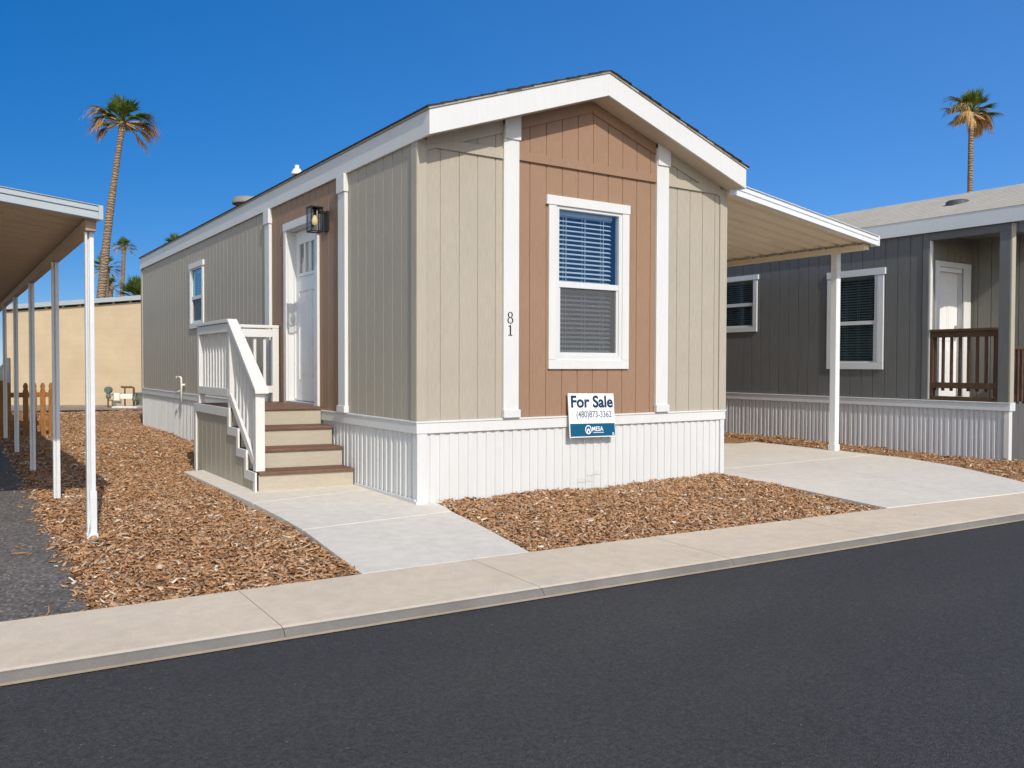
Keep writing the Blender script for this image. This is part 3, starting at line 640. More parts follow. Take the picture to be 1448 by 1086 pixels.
mb = MB(); mb.quad((X+.018, yb2, GZ0), (X+.018, ya, GZ0), (X+.018, ya, GZ1), (X+.018, yb2, GZ1)); mb.build('pane', 'glass_door', door, fix=False)
mb = MB(); mb.tube([(X, dy0+.07, 1.78), (X-.02, dy0+.07, 1.78)], .028, 14); mb.tube([(X-.02, dy0+.07, 1.78), (X-.055, dy0+.07, 1.78)], [.012, .03], 14); mb.build('handle', 'galv', door); mb = MB(); mb.tube([(X, dy0+.07, 1.93), (X-.018, dy0+.07, 1.93)], .028, 14); mb.build('deadbolt', 'galv', door)

# wall lantern
LX, LY, z0, z1 = -.165, 2.14, 2.765, 3.045; hw = .066
mb = MB(); mb.box(-.020, -.0004, LY+.0, LY+.11, 2.79, 3.02); lamp = None
mb.box(-.105, -.020, LY+.020, LY+.062, 2.985, 3.015)
lamp = mb.build('wall_lantern', 'dark_metal', home, .002, label='black box lantern beside the door')
mb = MB(); bw = .009
for sx in (-1, 1):
    for sy in (-1, 1): mb.box(LX+sx*hw-bw/2, LX+sx*hw+bw/2, LY+sy*hw-bw/2, LY+sy*hw+bw/2, z0+.012, z1-.012)
mb.box(LX-hw-.008, LX+hw+.008, LY-hw-.008, LY+hw+.008, z1-.0119, z1)
for sg in (-1, 1): mb.box(LX-hw-.006, LX+hw+.006, LY+sg*hw-.008, LY+sg*hw+.008, z0, z0+.0119); mb.box(LX+sg*hw-.008, LX+sg*hw+.008, LY-hw+.0081, LY+hw-.0081, z0, z0+.0119)
mb.tube([(LX, LY, z1-.012), (LX, LY, z1-.09)], .016, 12)
mb.build('cage', 'dark_metal', lamp)
mb = MB()
for sg in (-1, 1): mb.box(LX-hw+.006, LX+hw-.006, LY+sg*hw-.001, LY+sg*hw+.001, z0+.012, z1-.012); mb.box(LX+sg*hw-.001, LX+sg*hw+.001, LY-hw+.006, LY+hw-.006, z0+.012, z1-.012)
mb.build('pane', 'lamp_glass', lamp)
mb = MB(); mb.lathe((LX, LY, z1-.20), [(.001, 0), (.02, .006), (.032, .028), (.034, .05), (.024, .08), (.014, .108)], 16); mb.build('bulb', 'bulb', lamp, smooth=True)
# house number: serif 8 above 1
def ring(mb, cx, cz, rx, rz, wx, wz, y, n=28):
    for k in range(n):
        a, b = 2*math.pi*k/n, 2*math.pi*(k+1)/n
        O_ = lambda t_: (cx+rx*math.cos(t_), y, cz+rz*math.sin(t_)); I_ = lambda t_: (cx+(rx-wx)*math.cos(t_), y, cz+(rz-wz)*math.sin(t_))
        mb.prism([O_(a), O_(b), I_(b), I_(a)], (0, .004, 0))
mb = MB(); yN = -.0395; ring(mb, 1.000, 1.787, .029, .028, .011, .005, yN); ring(mb, 1.000, 1.733, .034, .031, .012, .005, yN); mb.build('house_number', 'black_paint', home, label='black numeral 8 on white post')
mb = MB(); mb.prism([(.994, yN, 1.590), (1.008, yN, 1.590), (1.008, yN, 1.688), (1.002, yN, 1.688), (.994, yN, 1.680)], (0, .004, 0)); mb.prism([(.980, yN, 1.584), (1.022, yN, 1.584), (1.022, yN, 1.591), (.980, yN, 1.591)], (0, .004, 0)); mb.prism([(.978, yN, 1.672), (.9939, yN, 1.674), (.9939, yN, 1.683), (.980, yN, 1.676)], (0, .004, 0)); mb.build('house_number', 'black_paint', home, label='black numeral 1 on white post')
# outdoor tap on the side wall
mb = MB(); mb.tube([(-.06, 8.98, .62), (-.06, 8.98, 1.03), (-.065, 8.99, 1.055), (-.075, 9.03, 1.06), (-.085, 9.18, 1.06)], .017, 10); mb.tube([(-.085, 9.18, 1.075), (-.085, 9.18, 1.03)], .024, 10); mb.box(-.05, .0, 8.96, 9.0, .9, .94); mb.tube([(-.06, 9.02, .82), (-.09, 9.13, .79), (-.07, 9.28, .77)], .012, 8)
mb.build('standpipe', 'pvc_white', home, smooth=True)

# ================================================================== PORCH STEPS
steps = thing('porch_steps', (-.5, 2.7, 0), 'wooden porch steps with white railing and brown treads beside the white door', 'steps')
SH = lambda x: -.165*(x+.98)   # the flight is set slightly askew to the wall
NO = [1.565, 1.865, 2.155, 2.49]; ZT = [.205, .41, .615, .815]; xL, xR = -.985, -.024
def skew(mb, x0, x1, y0, y1, z0, z1): mb.hexa(((x0, y0+SH(x0), z0), (x1, y0+SH(x1), z0), (x1, y1+SH(x1), z0), (x0, y1+SH(x0), z0)), ((x0, y0+SH(x0), z1), (x1, y0+SH(x1), z1), (x1, y1+SH(x1), z1), (x0, y1+SH(x0), z1)))
for k in range(4):
    zb_ = -.03 if k == 0 else ZT[k-1]+.0005
    mb = MB(); skew(mb, xL+.004, xR, NO[k]+.006, NO[k]+.03, zb_, ZT[k]-.031); mb.build('riser', 'cream_riser', steps, .003)
    if k < 3: mb = MB(); skew(mb, xL+.004, xR, NO[k]-.022, NO[k+1]+.0055, ZT[k]-.030, ZT[k]); mb.build('tread', 'tread_wood', steps, .004)
# deck boards
bx = [NO[3]-.022] + [2.62+.141*i for i in range(10)]
for i in range(10):
    a, b = bx[i], bx[i+1]-.005; mb = MB()
    if i == 0: mb.hexa(((xL, a, .785), (xR, a+SH(xR), .785), (xR, b, .785), (xL, b, .785)), ((xL, a, .815), (xR, a+SH(xR), .815), (xR, b, .815), (xL, b, .815)))
    else: mb.box(xL, xR, a, b, .785, .815)
    mb.build('deck_board', 'tread_wood', steps, .003)
mb = MB(); prof = [(4.02, -.01), (NO[0], -.01), (NO[0], ZT[0]-.035), (NO[1], ZT[0]-.035), (NO[1], ZT[1]-.035), (NO[2], ZT[1]-.035), (NO[2], ZT[2]-.035), (NO[3], ZT[2]-.035), (NO[3], .78), (4.02, .78)]
def sz(u): 
    z = .78
    for a, zz_ in zip(NO, ZT):
        if u < a+.0: return prev if a != NO[0] else -.01
        prev = zz_-.04
    return .78
pr = grooves(NO[0]+.03, 4.02, .05, .2032, .010, .009)
ext = []
for (a, na), (b, nb) in zip(pr, pr[1:]):
    ext.append((a, na))
    for c in (NO[1], NO[2], NO[3]):
        if a < c < b: ext.append((c-1e-4, na)); ext.append((c+1e-4, nb))
ext.append(pr[-1])
sheet_wall(mb, (-1.0, 0, 0), (0, 1, 0), (-1, 0, 0), ext, -.02, sz); mb.build('side_panel', 'tan_siding', steps, fix=False)
mb = MB(); mb.box(-.99, -.03, 4.0, 4.02, -.03, .78); mb.build('back_panel', 'tan_siding', steps)
# white stepped stringer trim
mb = MB(); tx0, tx1 = -1.022, -1.0005; tw = .095
mb.box(tx0, tx1, 3.945, 4.03, -.03, .7131); mb.box(tx0-.001, tx1, NO[3]-.004, 4.032, .7135, .812)
mb.box(tx0, tx1, NO[3]-.004, NO[3]+.07, ZT[2]-.095, .713)
for k in (2, 1, 0):
    mb.box(tx0-.001, tx1, NO[k]-.004, NO[k+1]-.0045, ZT[k]-.095, ZT[k]-.004)
    zlow = ZT[k-1]-.0945 if k else -.03
    mb.box(tx0, tx1, NO[k]-.004, NO[k]+.068, zlow+(.0 if k else 0), ZT[k]-.0955)
mb.build('stringer_trim', 'white_rail', steps, .003)
# newel, posts
def post(x0, x1, y0, y1, z0, z1): return pbox('post', 'white_rail', steps, (x0, x1, y0, y1, z0, z1), .004)
post(-1.0, -.905, 1.60, 1.695, ZT[0]+.001, 1.01); post(-1.0, -.93, 2.53, 2.60, .56, 1.755); post(-1.0, -.93, 3.86, 3.94, .816, 1.755); post(-.105, -.022, 3.79, 3.87, .816, 1.755)
# handrail (level + raking), rails
pa, pb = Vector((-.965, 1.57, 1.035)), Vector((-.965, 2.53, 1.785))
mb = MB(); mb.box(-1.018, -.912, 2.545, 3.955, 1.756, 1.795)
d = pb-pa; mb.hexa(((-1.018, 1.555, .998), (-.885, 1.535, .998), (-.912, 2.5445, 1.752), (-1.018, 2.5445, 1.752)), ((-1.018, 1.555, 1.040), (-.885, 1.535, 1.040), (-.912, 2.5445, 1.795), (-1.018, 2.5445, 1.795)))
mb.build('handrail', 'white_rail', steps, .004)
mb = MB(); mb.box(-.911, -.022, 3.785, 3.885, 1.756, 1.795); mb.build('handrail', 'white_rail', steps, .004)
def rail(a, b, w_=.038, h_=.085): mb = MB(); mb.bar(a, b, w_, h_); mb.build('rail', 'white_rail', steps, .003)
rail((-.985, 2.6005, 1.70), (-.985, 3.8595, 1.70), .034, .095); rail((-.985, 2.6005, .98), (-.985, 3.8595, .98), .034, .09)
rail((-.929, 3.805, 1.69), (-.1055, 3.805, 1.69), .034, .10); rail((-.929, 3.805, .975), (-.1055, 3.805, .975), .034, .09)
dz = (1.752-.998)/(2.5445-1.545)
rail((-.985, 1.696, .998+dz*.151-.055), (-.985, 2.5295, 1.752-.07), .034, .085); rail((-.985, 1.696, .30), (-.985, 2.5295, .94), .034, .085)
def bal(x, y, z0, z1, w_=.035): pbox('baluster', 'white_rail', steps, (x-w_/2, x+w_/2, y-w_/2, y+w_/2, z0, z1), .003)
for k in range(9): bal(-.949, 2.715+.128*k, .945, 1.745)
for k in range(6): bal(-.82+.125*k, 3.842, .94, 1.745)
for k in range(6):
    y = 1.775+.125*k; bal(-.949, y, .30+(y-1.696)*.768-.02, .998+dz*(y-1.545)-.015)

# ================================================================== FOR SALE SIGN
sign = thing('sale_sign', (2.0, -.09, 0), 'white and blue For Sale yard sign on wire legs before the skirting', 'sign')
rot = Matrix.Rotation(R(1.1), 4, 'Y'); lean = Matrix.Rotation(R(-6.5), 4, 'X')
SM = Matrix.Translation((2.012, -.062, .772)) @ lean @ rot
def put(o): 
    o.data.transform(SM); return o
pw, ph = .305, .2285
mb = MB(); mb.box(-pw, pw, -.005, .005, -ph, ph); put(mb.build('sign_board', 'sign_white', sign))
mb = MB(); mb.box(-pw+.008, pw-.006, -.0066, -.0053, -ph+.010, -ph+.143); put(mb.build('blue_band', 'sign_blue', sign))
def text(s, x, z, size, m_, name, align='LEFT', off=0, y=-.0072, width=None, shear=0):
    c = bpy.data.curves.new('txt', 'FONT'); c.body = s; c.size = size; c.align_x = align; c.offset = off; c.extrude = .0006; c.shear = shear; c.resolution_u = 6
    to = bpy.data.objects.new('txt', c); COL.objects.link(to); dg = bpy.context.evaluated_depsgraph_get()
    me = bpy.data.meshes.new_from_object(to.evaluated_get(dg)); bpy.data.objects.remove(to)
    if width:
        xsv = [v.co.x for v in me.vertices]; f_ = width/(max(xsv)-min(xsv)); me.transform(Matrix.Diagonal((f_, 1, 1, 1)))
        xsv = [v.co.x for v in me.vertices]; me.transform(Matrix.Translation((-min(xsv), 0, 0)))
    me.transform(Matrix.Translation((x, y, z)) @ Matrix.Rotation(R(90), 4, 'X')); me.materials.clear(); me.materials.append(M[m_]); me.transform(SM)
    o = bpy.data.objects.new(name, me); COL.objects.link(o); o.parent = sign; o.matrix_parent_inverse = Matrix.Translation(-sign.location); return o
text('For Sale', -.272, .085, .170, 'sign_ink', 'lettering', off=.0048, width=.56)
text('(480)873-3362', -.208, -.022, .098, 'sign_grey', 'lettering', off=.0012, width=.47)
text('MESA', -.012, -.165, .066, 'sign_white', 'lettering', off=.001, width=.15, y=-.0080)
mb = MB(); mb.box(.0, .145, -.0080, -.0067, -.184, -.178); 
ring(mb, -.062, -.150, .042, .047, .010, .010, -.0085); mb.prism([(-.08, -.0085, -.185), (-.045, -.0085, -.185), (-.045, -.0085, -.150), (-.0625, -.0085, -.132), (-.08, -.0085, -.150)], (0, .0015, 0));
put(mb.build('emblem', 'sign_white', sign)); mb = MB(); mb.box(.262, .284, -.0082, -.0067, -.212, -.186); put(mb.build('corner_symbol', 'sign_white', sign))
mb = MB(); mb.box(-.070, -.055, -.0098, -.0087, -.183, -.160); put(mb.build('emblem_door', 'sign_blue', sign)); mb = MB(); mb.box(.268, .278, -.0094, -.0083, -.206, -.193); put(mb.build('corner_symbol_mark', 'sign_blue', sign))
mb = MB(); wr = .0020
for x in (1.93, 2.14): mb.tube([(x, -.045, .60), (x, -.050, .15), (x-.01, -.055, -.06)], wr, 6)
mb.tube([(1.86, -.053, .112), (2.06, -.053, .118)], wr, 6); mb.tube([(1.97, -.051, .175), (2.2, -.051, .182)], wr, 6); mb.tube([(2.06, -.052, .18), (2.06, -.052, .05)], wr, 6)
mb.build('wire_stake', 'wire', sign)

# ================================================================== CARPORTS
def pan_roof(mb, A, D, y_len, pitch, h=.045, wrib=.09, th=.002):
    """ribbed metal roof: A corner, D full vector along the ribs, profile steps along +Y"""
    A, D = Vector(A), Vector(D); prof = []; y = 0
    while y < y_len:
        prof += [(y, 0), (y+pitch*.28, 0), (y+pitch*.28+.012, .010), (y+pitch*.28+.024, 0), (y+pitch-wrib, 0), (y+pitch-wrib+.02, h), (y+pitch-.02, h)]; y += pitch
    prof.append((y, 0))
    for (a, za), (b, zb_) in zip(prof, prof[1:]):
        p = A+Vector((0, a, za)); q = A+Vector((0, b, zb_)); mb.quad(p, p+D, q+D, q)
rc = thing('carport', (7.68, 1.05, 0), 'white ribbed metal carport attached to the tan home over the pale driveway', 'carport')
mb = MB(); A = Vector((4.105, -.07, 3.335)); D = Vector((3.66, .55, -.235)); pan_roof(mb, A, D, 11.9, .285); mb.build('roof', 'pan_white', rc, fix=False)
mb = MB()
def strip(mb, a0, a1, n0, n1, z0, z1):
    p, q = A + D*a0, A + D*a1; nn = Vector((D.y, -D.x, 0)).normalized()
    b = [p+nn*n1, q+nn*n1, q+nn*n0, p+nn*n0]; mb.hexa([v_+Vector((0, 0, z0)) for v_ in b], [v_+Vector((0, 0, z1)) for v_ in b])
e0 = -.012
strip(mb, e0, 1, 0, .055, -.045, .016); strip(mb, e0, 1, 0, .042, .0165, .028); strip(mb, e0, 1, 0, .055, .0285, .085); strip(mb, e0, 1, 0, .075, .0855, .095); strip(mb, 1.0002, 1.006, -.06, .075, -.05, .10)
mb.build('gutter', 'gutter_white', rc, .004)
pbox('beam', 'pan_white', rc, (7.60, 7.72, .53, 11.9, 3.0, 3.072), .004)
for y in (1.05, 4.65, 8.25):
    mb = MB(); mb.box(7.615, 7.715, y-.05, y+.05, .006, 2.9995); mb.box(7.63, 7.70, y-.056, y-.0502, .006, 2.995); mb.box(7.605, 7.725, y-.06, y+.06, .0065, .10); mb.build('post', 'gutter_white', rc, .004)
mb = MB(); mb.box(4.098, 4.13, .3, 11.9, 3.27, 3.335); mb.build('wall_bracket', 'pan_white', rc)

lc = thing('carport', (-2.69, .16, 0), 'old grey white carport on thin posts over worn asphalt, left edge of view', 'carport')
lc['label'] = 'old carport with brown ribbed underside and a row of thin white posts'
A = Vector((-2.655, .03, 2.385)); D = Vector((-4.4, 0, .48)); A2 = A
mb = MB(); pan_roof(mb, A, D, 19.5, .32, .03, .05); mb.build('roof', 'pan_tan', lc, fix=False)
mb = MB()
def strip2(z0, z1, yo, e=.02): mb.hexa(((A.x+D.x, yo, A.z+D.z+z0), (A.x+e, yo, A.z+z0), (A.x+e, A.y+.03, A.z+z0), (A.x+D.x, A.y+.03, A.z+D.z+z0)), ((A.x+D.x, yo, A.z+D.z+z1), (A.x+e, yo, A.z+z1), (A.x+e, A.y+.03, A.z+z1), (A.x+D.x, A.y+.03, A.z+D.z+z1)))
strip2(-.020, .030, -.02); strip2(.0305, .038, -.008); strip2(.0385, .076, -.02); strip2(.0765, .083, -.03, .026)
mb.box(A.x-.004, A.x+.028, -.036, -.0205, A.z-.022, A.z+.084)
mb.build('gutter', 'gutter_grey', lc, .003)
mb = MB(); mb.box(A.x-.002, A.x+.022, .0605, 19.4, A.z-.005, A.z+.065); mb.build('side_gutter', 'gutter_grey', lc, .003)
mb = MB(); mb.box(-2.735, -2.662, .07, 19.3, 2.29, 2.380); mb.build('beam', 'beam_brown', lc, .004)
for i, y in enumerate((.164, 2.467, 5.06, 7.72, 10.35, 13.0, 15.6, 18.2)):
    mb = MB(); x0 = -2.731
    mb.box(x0, x0+.018, y-.030, y+.030, -.03, 2.2895); mb.box(x0+.0182, x0+.028, y-.018, y+.030, -.03, 2.2895); mb.box(x0+.0282, x0+.060, y-.036, y+.030, -.03, 2.2895)
    if i == 0: mb.box(x0+.018, x0+.066, y-.048, y-.0365, -.04, .33); mb.box(x0-.008, x0+.072, y-.06, y+.04, -.045, .008)
    mb.build('post', 'aluminium_white', lc, .003)
mb = MB(); mb.tube([(-2.726, .155-.045, 2.28), (-2.726, .118, .30), (-2.715, .112, .12), (-2.735, .10, .0)], .0065, 6); mb.build('conduit', 'aluminium_white', lc)

# ================================================================== GREY HOME (right)
gh = thing('grey_home', (10.7, 5.7, 0), 'dark grey manufactured home with corner porch and tan shingle roof behind the driveway', 'house')
GX, GW, GL, GF = 8.64, 4.07, 12.8, -1.03; gz0, gz1 = .672, .79; GE, GT = 3.275, 3.485
def gp(name, m_, b, bevel=.003, label=None): return pbox(name, m_, gh, b, bevel, label)
mb = MB(); sheet_wall(mb, (GX, 0, 0), (0, 1, 0), (-1, 0, 0), grooves(.14, GL, .04), .72, GE+.05, [(1.0, 1.76, 1.33, 2.75), (3.44, 4.22, 2.0, 2.84)]); mb.build('wall', 'grey_siding', gh, fix=False)
mb = MB(); mb.box(GX+.32, GX+GW-.02, .50, GL-.02, .1, GE+.2); mb.box(GX+1.60, GX+GW-.02, GF+.3, .4999, .1, GE+.2); mb.build('inner_wall', 'interior', gh)
PX = 9.83
mb = MB(); sheet_wall(mb, (GX, .14, 0), (1, 0, 0), (0, -1, 0), grooves(0, PX-GX, .08), .80, GE, [(.26, .92, .80, 2.84)]); mb.build('wall', 'grey_porch', gh, label='porch wall round the white door', fix=False)
mb = MB(); sheet_wall(mb, (PX, 0, 0), (0, 1, 0), (-1, 0, 0), grooves(GF+.02, .14, .04), .80, GE); mb.build('wall', 'grey_porch', gh, label='porch back wall', fix=False)
grise = lambda x: GE + .335*min(x-GX, GX+GW-x)
mb = MB(); sheet_wall(mb, (0, GF, 0), (1, 0, 0), (0, -1, 0), grooves(PX, GX+GW, .08), .72, grise); sheet_wall(mb, (0, GF-.003, 0), (1, 0, 0), (0, -1, 0), grooves(GX, PX+.001, .08), 3.17, grise); mb.build('wall', 'grey_siding', gh, label='gable wall toward the street', fix=False)
mb = MB(); sheet_wall(mb, (GX+GW, 0, 0), (0, 1, 0), (1, 0, 0), grooves(GF, GL, .04), .72, GE+.05); sheet_wall(mb, (0, GL, 0), (1, 0, 0), (0, 1, 0), grooves(GX, GX+GW, .04), .72, grise); mb.build('wall', 'grey_siding', gh, fix=False)
for O, U, N, u0, u1, sd_ in (((GX, 0, 0), (0, 1, 0), (-1, 0, 0), GF, GL, 21), ((GX+GW, 0, 0), (0, 1, 0), (1, 0, 0), GF, GL, 22), ((0, GL, 0), (1, 0, 0), (0, 1, 0), GX, GX+GW, 23)):
    mb = MB(); sheet_wall(mb, Vector(O)-Vector(N)*.016, U, N, ribs(u0, u1, .082, sd_, .016, .3), -.08, gz0+.02); mb.build('skirting', 'grey_vinyl', gh, fix=False)
mb = MB(); sheet_wall(mb, (0, GF+.02, 0), (1, 0, 0), (0, -1, 0), ribs(GX+.08, GX+GW, .2, 9, .006, .2), -.08, .80); mb.build('skirting', 'dark_panel', gh, label='dark panel under the front porch edge', fix=False)
gp('skirting_corner', 'white_trim', (GX-.012, GX+.075, GF-.012, GF+.06, -.06, gz0-.001))
mb = MB(); mb.box(GX-.03, GX+.01, GF-.03, GL, gz0, gz1-.016); mb.box(GX-.042, GX+.01, GF-.036, GL, gz1-.0159, gz1); mb.box(GX+.011, GX+.12, GF-.03, GF+.01, gz0, gz1); mb.build('belt_board', 'grey_trim', gh, .004)
gp('corner_board', 'grey_siding', (GX-.018, GX+.0, .14, .235, gz1+.001, GE)); gp('corner_board', 'white_trim', (GX-.0, GX+.06, .118, .1398, .80, GE-.11))
gp('porch_post', 'grey_siding', (GX-.016, GX+.085, GF, GF+.15, gz1+.001, GE-.11)); gp('porch_post', 'tan_trim', (GX-.010, GX+.09, GF-.02, GF-.0005, gz1+.001, GE-.005), label='pale front face of the porch corner post')
gp('porch_beam', 'grey_siding', (GX-.014, GX+.08, GF, .139, GE-.109, GE-.001))
gp('porch_ceiling', 'grey_porch', (GX+.081, PX-.001, GF+.01, .139, GE-.004, GE+.02), 0)
for i in range(9): gp('porch_board', 'tread_wood', (GX+.002+.1325*i, GX+.129+.1325*i, GF+.02, .139, .765, .80), .003)
# door in the porch
mb = MB(); a, b = 8.83, 9.64
mb.box(a-.04, a+.065, .116, .1397, .80, 2.80); mb.box(b-.065, b+.13, .116, .1397, .80, 2.80); mb.box(a-.04, b+.13, .112, .1397, 2.8002, 2.88); mb.box(b-.06, b-.03, .14, .26, .80, 2.7355); mb.box(a+.03, a+.06, .14, .26, .80, 2.7355)
mb.build('door_frame', 'white_trim', gh, .003)
mb = MB(); mb.box(a+.06, b-.06, .225, .26, .82, 2.736); mb.box(a+.03, b-.03, .150, .26, 2.7365, 2.86)
for u0, u1 in ((a+.15, a+.36), (b-.36, b-.15)):
    for q0, q1 in ((.95, 1.55), (1.68, 2.28), (2.40, 2.62)): mb.box(u0, u1, .218, .2249, q0, q1); mb.box(u0+.03, u1-.03, .213, .2179, q0+.03, q1-.03)
gd = mb.build('door', 'door_white', gh, .004)
mb = MB(); mb.tube([(b-.13, .225, 1.75), (b-.13, .17, 1.75)], [.012, .03], 12); mb.build('handle', 'galv', gd); mb = MB(); mb.tube([(b-.13, .2245, 1.9), (b-.13, .20, 1.9)], .028, 12); mb.build('deadbolt', 'galv', gd)
# porch railings (brown wood)
def brail(y0_, y1_, x, nb):
    rl = MB(); rl.box(x-.05, x+.09, y0_, y1_, 1.80, 1.838); rl.box(x-.03, x+.008, y0_, y1_, 1.715, 1.7995); rl.box(x-.03, x+.008, y0_, y1_, .97, 1.055); rl.box(x-.03, x+.06, y0_, y1_, .8005, .85)
    rl.box(x-.029, x+.05, y0_+.001, y0_+.045, .851, 1.799); rl.box(x-.029, x+.05, y1_-.045, y1_-.001, .851, 1.799)
    o = rl.build('porch_railing', 'brown_wood', gh, .004)
    for k in range(nb):
        y = y0_+.07+(y1_-y0_-.12)*k/(nb-1); pb_ = MB(); pb_.box(x+.0085, x+.044, y-.018, y+.018, .93 if k % 4 else .86, 1.79); pb_.build('baluster', 'brown_wood', o, .003)
    return o
brail(-.879, .117, GX+.03, 8)
mb = MB(); yv = GF+.04
mb.box(8.80, PX-.002, yv-.02, yv+.07, 1.53, 1.57); mb.box(8.80, PX-.002, yv, yv+.035, 1.44, 1.5295); mb.box(8.80, PX-.002, yv, yv+.035, .82, .90); mb.box(8.785, 8.86, yv+.036, yv+.10, .80, 1.53)
fr_ = mb.build('porch_railing', 'brown_wood', gh, .004, label='front porch railing at the picture edge')
for k in range(8): pb_ = MB(); xk = 8.90+.12*k; pb_.box(xk-.018, xk+.018, yv-.036, yv-.0005, .80, 1.52); pb_.build('baluster', 'brown_wood', fr_, .003)
# windows
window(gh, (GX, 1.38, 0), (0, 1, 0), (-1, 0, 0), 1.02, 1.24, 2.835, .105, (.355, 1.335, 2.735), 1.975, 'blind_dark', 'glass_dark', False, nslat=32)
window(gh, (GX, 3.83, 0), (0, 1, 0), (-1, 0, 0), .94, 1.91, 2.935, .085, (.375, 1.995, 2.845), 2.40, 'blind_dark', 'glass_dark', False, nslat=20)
# roof
gxa = GX+GW/2; GFY = -1.33; es = .335; eo = .045
mb = MB()
for sg in (-1, 1):
    xe = gxa + sg*(GW/2+eo+.03); xr_ = gxa; za, zr = GT+.012-.03*es, GT+.012+(GW/2+eo)*es; nco = 14
    for k in range(nco):
        f0, f1 = k/nco, (k+1)/nco; q0 = xe+(xr_-xe)*f0; q1 = xe+(xr_-xe)*f1; w0 = za+(zr-za)*f0; w1 = za+(zr-za)*f1
        bb = [(q0, GFY-.03, w0), (q1, GFY-.03, w1-.001), (q1, GL+.1, w1-.001), (q0, GL+.1, w0)]; mb.hexa(bb, [(v_[0], v_[1], v_[2]+(.008 if i in (0, 3) else .005)) for i, v_ in enumerate(bb)])
mb.build('roof', 'shingle_tan', gh)
gp('eave_fascia', 'grey_trim', (GX-eo-.024, GX-eo, GFY, GL+.05, GE, GT+.005)); gp('eave_fascia', 'grey_trim', (GX+GW+eo, GX+GW+eo+.024, GFY, GL+.05, GE, GT+.005)); gp('soffit', 'soffit', (GX-eo+.0005, GX-.0145, GFY, GL, GE+.01, GE+.03), 0)
for s0, s1 in ((GX-eo, gxa), (gxa, GX+GW+eo)):
    z_ = lambda x: GE + es*min(x-GX+eo, GX+GW+eo-x)
    mb = MB(); mb.prism([(s0, GFY, z_(s0)), (s1, GFY, z_(s1)), (s1, GFY, z_(s1)+.21), (s0, GFY, z_(s0)+.21)], (0, .028, 0)); mb.build('rake_fascia', 'white_trim', gh, .003)
    mb = MB(); mb.prism([(s0, GFY+.03, z_(s0)+.02), (s1, GFY+.03, z_(s1)+.02), (s1, GFY+.03, z_(s1)+.04), (s0, GFY+.03, z_(s0)+.04)], (0, .29, 0)); mb.build('soffit', 'soffit', gh)
mb = MB(); mb.lathe((9.64, .275, 3.715), [(.10, 0), (.10, .06), (.165, .062), (.175, .08), (.17, .155), (.14, .175), (.001, .18)], 24); mb.build('roof_vent', 'vent_dark', gh)

# ================================================================== BLOCK BUILDING behind
bb = thing('block_building', (-.2, 22.8, 0), 'tan block building with grey metal roof edge across the back', 'building')
a, b = Vector((2.9, 20.70, 0)), Vector((-2.0, 23.88, 0)); d = (b-a).normalized(); nn = Vector((d.y, -d.x, 0)) ; nn = nn if nn.y > 0 else -nn
Lw = (b-a).length; zt = lambda s: 3.22 - .077*(s-1.57)
mb = MB(); P_ = lambda s, o, z: a + d*s + nn*o + Vector((0, 0, z))
ss = [0, 1.57, Lw]
for s0, s1 in zip(ss, ss[1:]): mb.quad(P_(s0, 0, -.1), P_(s1, 0, -.1), P_(s1, 0, zt(s1)), P_(s0, 0, zt(s0)))
mb.quad(P_(Lw, 0, -.1), P_(Lw, 6, -.1), P_(Lw, 6, zt(Lw)), P_(Lw, 0, zt(Lw))); mb.quad(P_(0, 0, -.1), P_(0, 6, -.1), P_(0, 6, zt(0)), P_(0, 0, zt(0)))
mb.quad(P_(0, 6, -.1), P_(Lw, 6, -.1), P_(Lw, 6, zt(Lw)), P_(0, 6, zt(0)))
mb.build('wall', 'block_tan', bb, fix=False)
mb = MB()
for s0, s1 in zip(ss, ss[1:]):
    mb.hexa((P_(s0, -.14, zt(s0)+.06), P_(s1, -.14, zt(s1)+.06), P_(s1, 6, zt(s1)+.06), P_(s0, 6, zt(s0)+.06)), (P_(s0, -.14, zt(s0)+.20), P_(s1, -.14, zt(s1)+.20), P_(s1, 6, zt(s1)+.4), P_(s0, 6, zt(s0)+.4)))
mb.build('roof', 'gutter_grey', bb)
mb = MB(); s = .35
while s < Lw: mb.obox(P_(s, .05, zt(s)+.03), d*.04, nn*.045, (0, 0, .0295)); s += .52
mb.build('rafter_ends', 'block_tan', bb)
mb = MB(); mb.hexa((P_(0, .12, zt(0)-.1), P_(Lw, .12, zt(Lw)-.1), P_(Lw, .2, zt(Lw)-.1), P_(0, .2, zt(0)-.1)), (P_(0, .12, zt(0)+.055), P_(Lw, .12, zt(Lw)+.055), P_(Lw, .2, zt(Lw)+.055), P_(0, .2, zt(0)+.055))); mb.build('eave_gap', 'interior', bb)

# ================================================================== utilities by the wall
gm = thing('gas_meter', (.47, 20.56, 0), 'small grey gas meter on a thin riser before the tan wall', 'meter')
mb = MB(); mb.tube([(.47, 20.56, -.05), (.47, 20.56, .3)], .022, 8); mb.tube([(.47, 20.56, .22), (.57, 20.5, .22), (.58, 20.49, .02), (.66, 20.45, .02)], .018, 8); mb.build('riser_pipe', 'rusty_pipe', gm)
mb = MB(); c_ = Vector((.48, 20.55, .52)); mb.tube([c_+Vector((-.04, -.05, 0)), c_+Vector((.04, .05, 0))], [.10, .10], 16); mb.lathe((.48, 20.55, .26), [(.05, 0), (.075, .06), (.06, .13), (.045, .18)], 14); mb.tube([(.55, 20.5, .38), (.66, 20.44, .40)], .02, 8); mb.build('regulator', 'meter_green', gm)
um = thing('meter_box', (.67, 20.45, 0), 'pale square meter housing beside the gas riser', 'meter box')
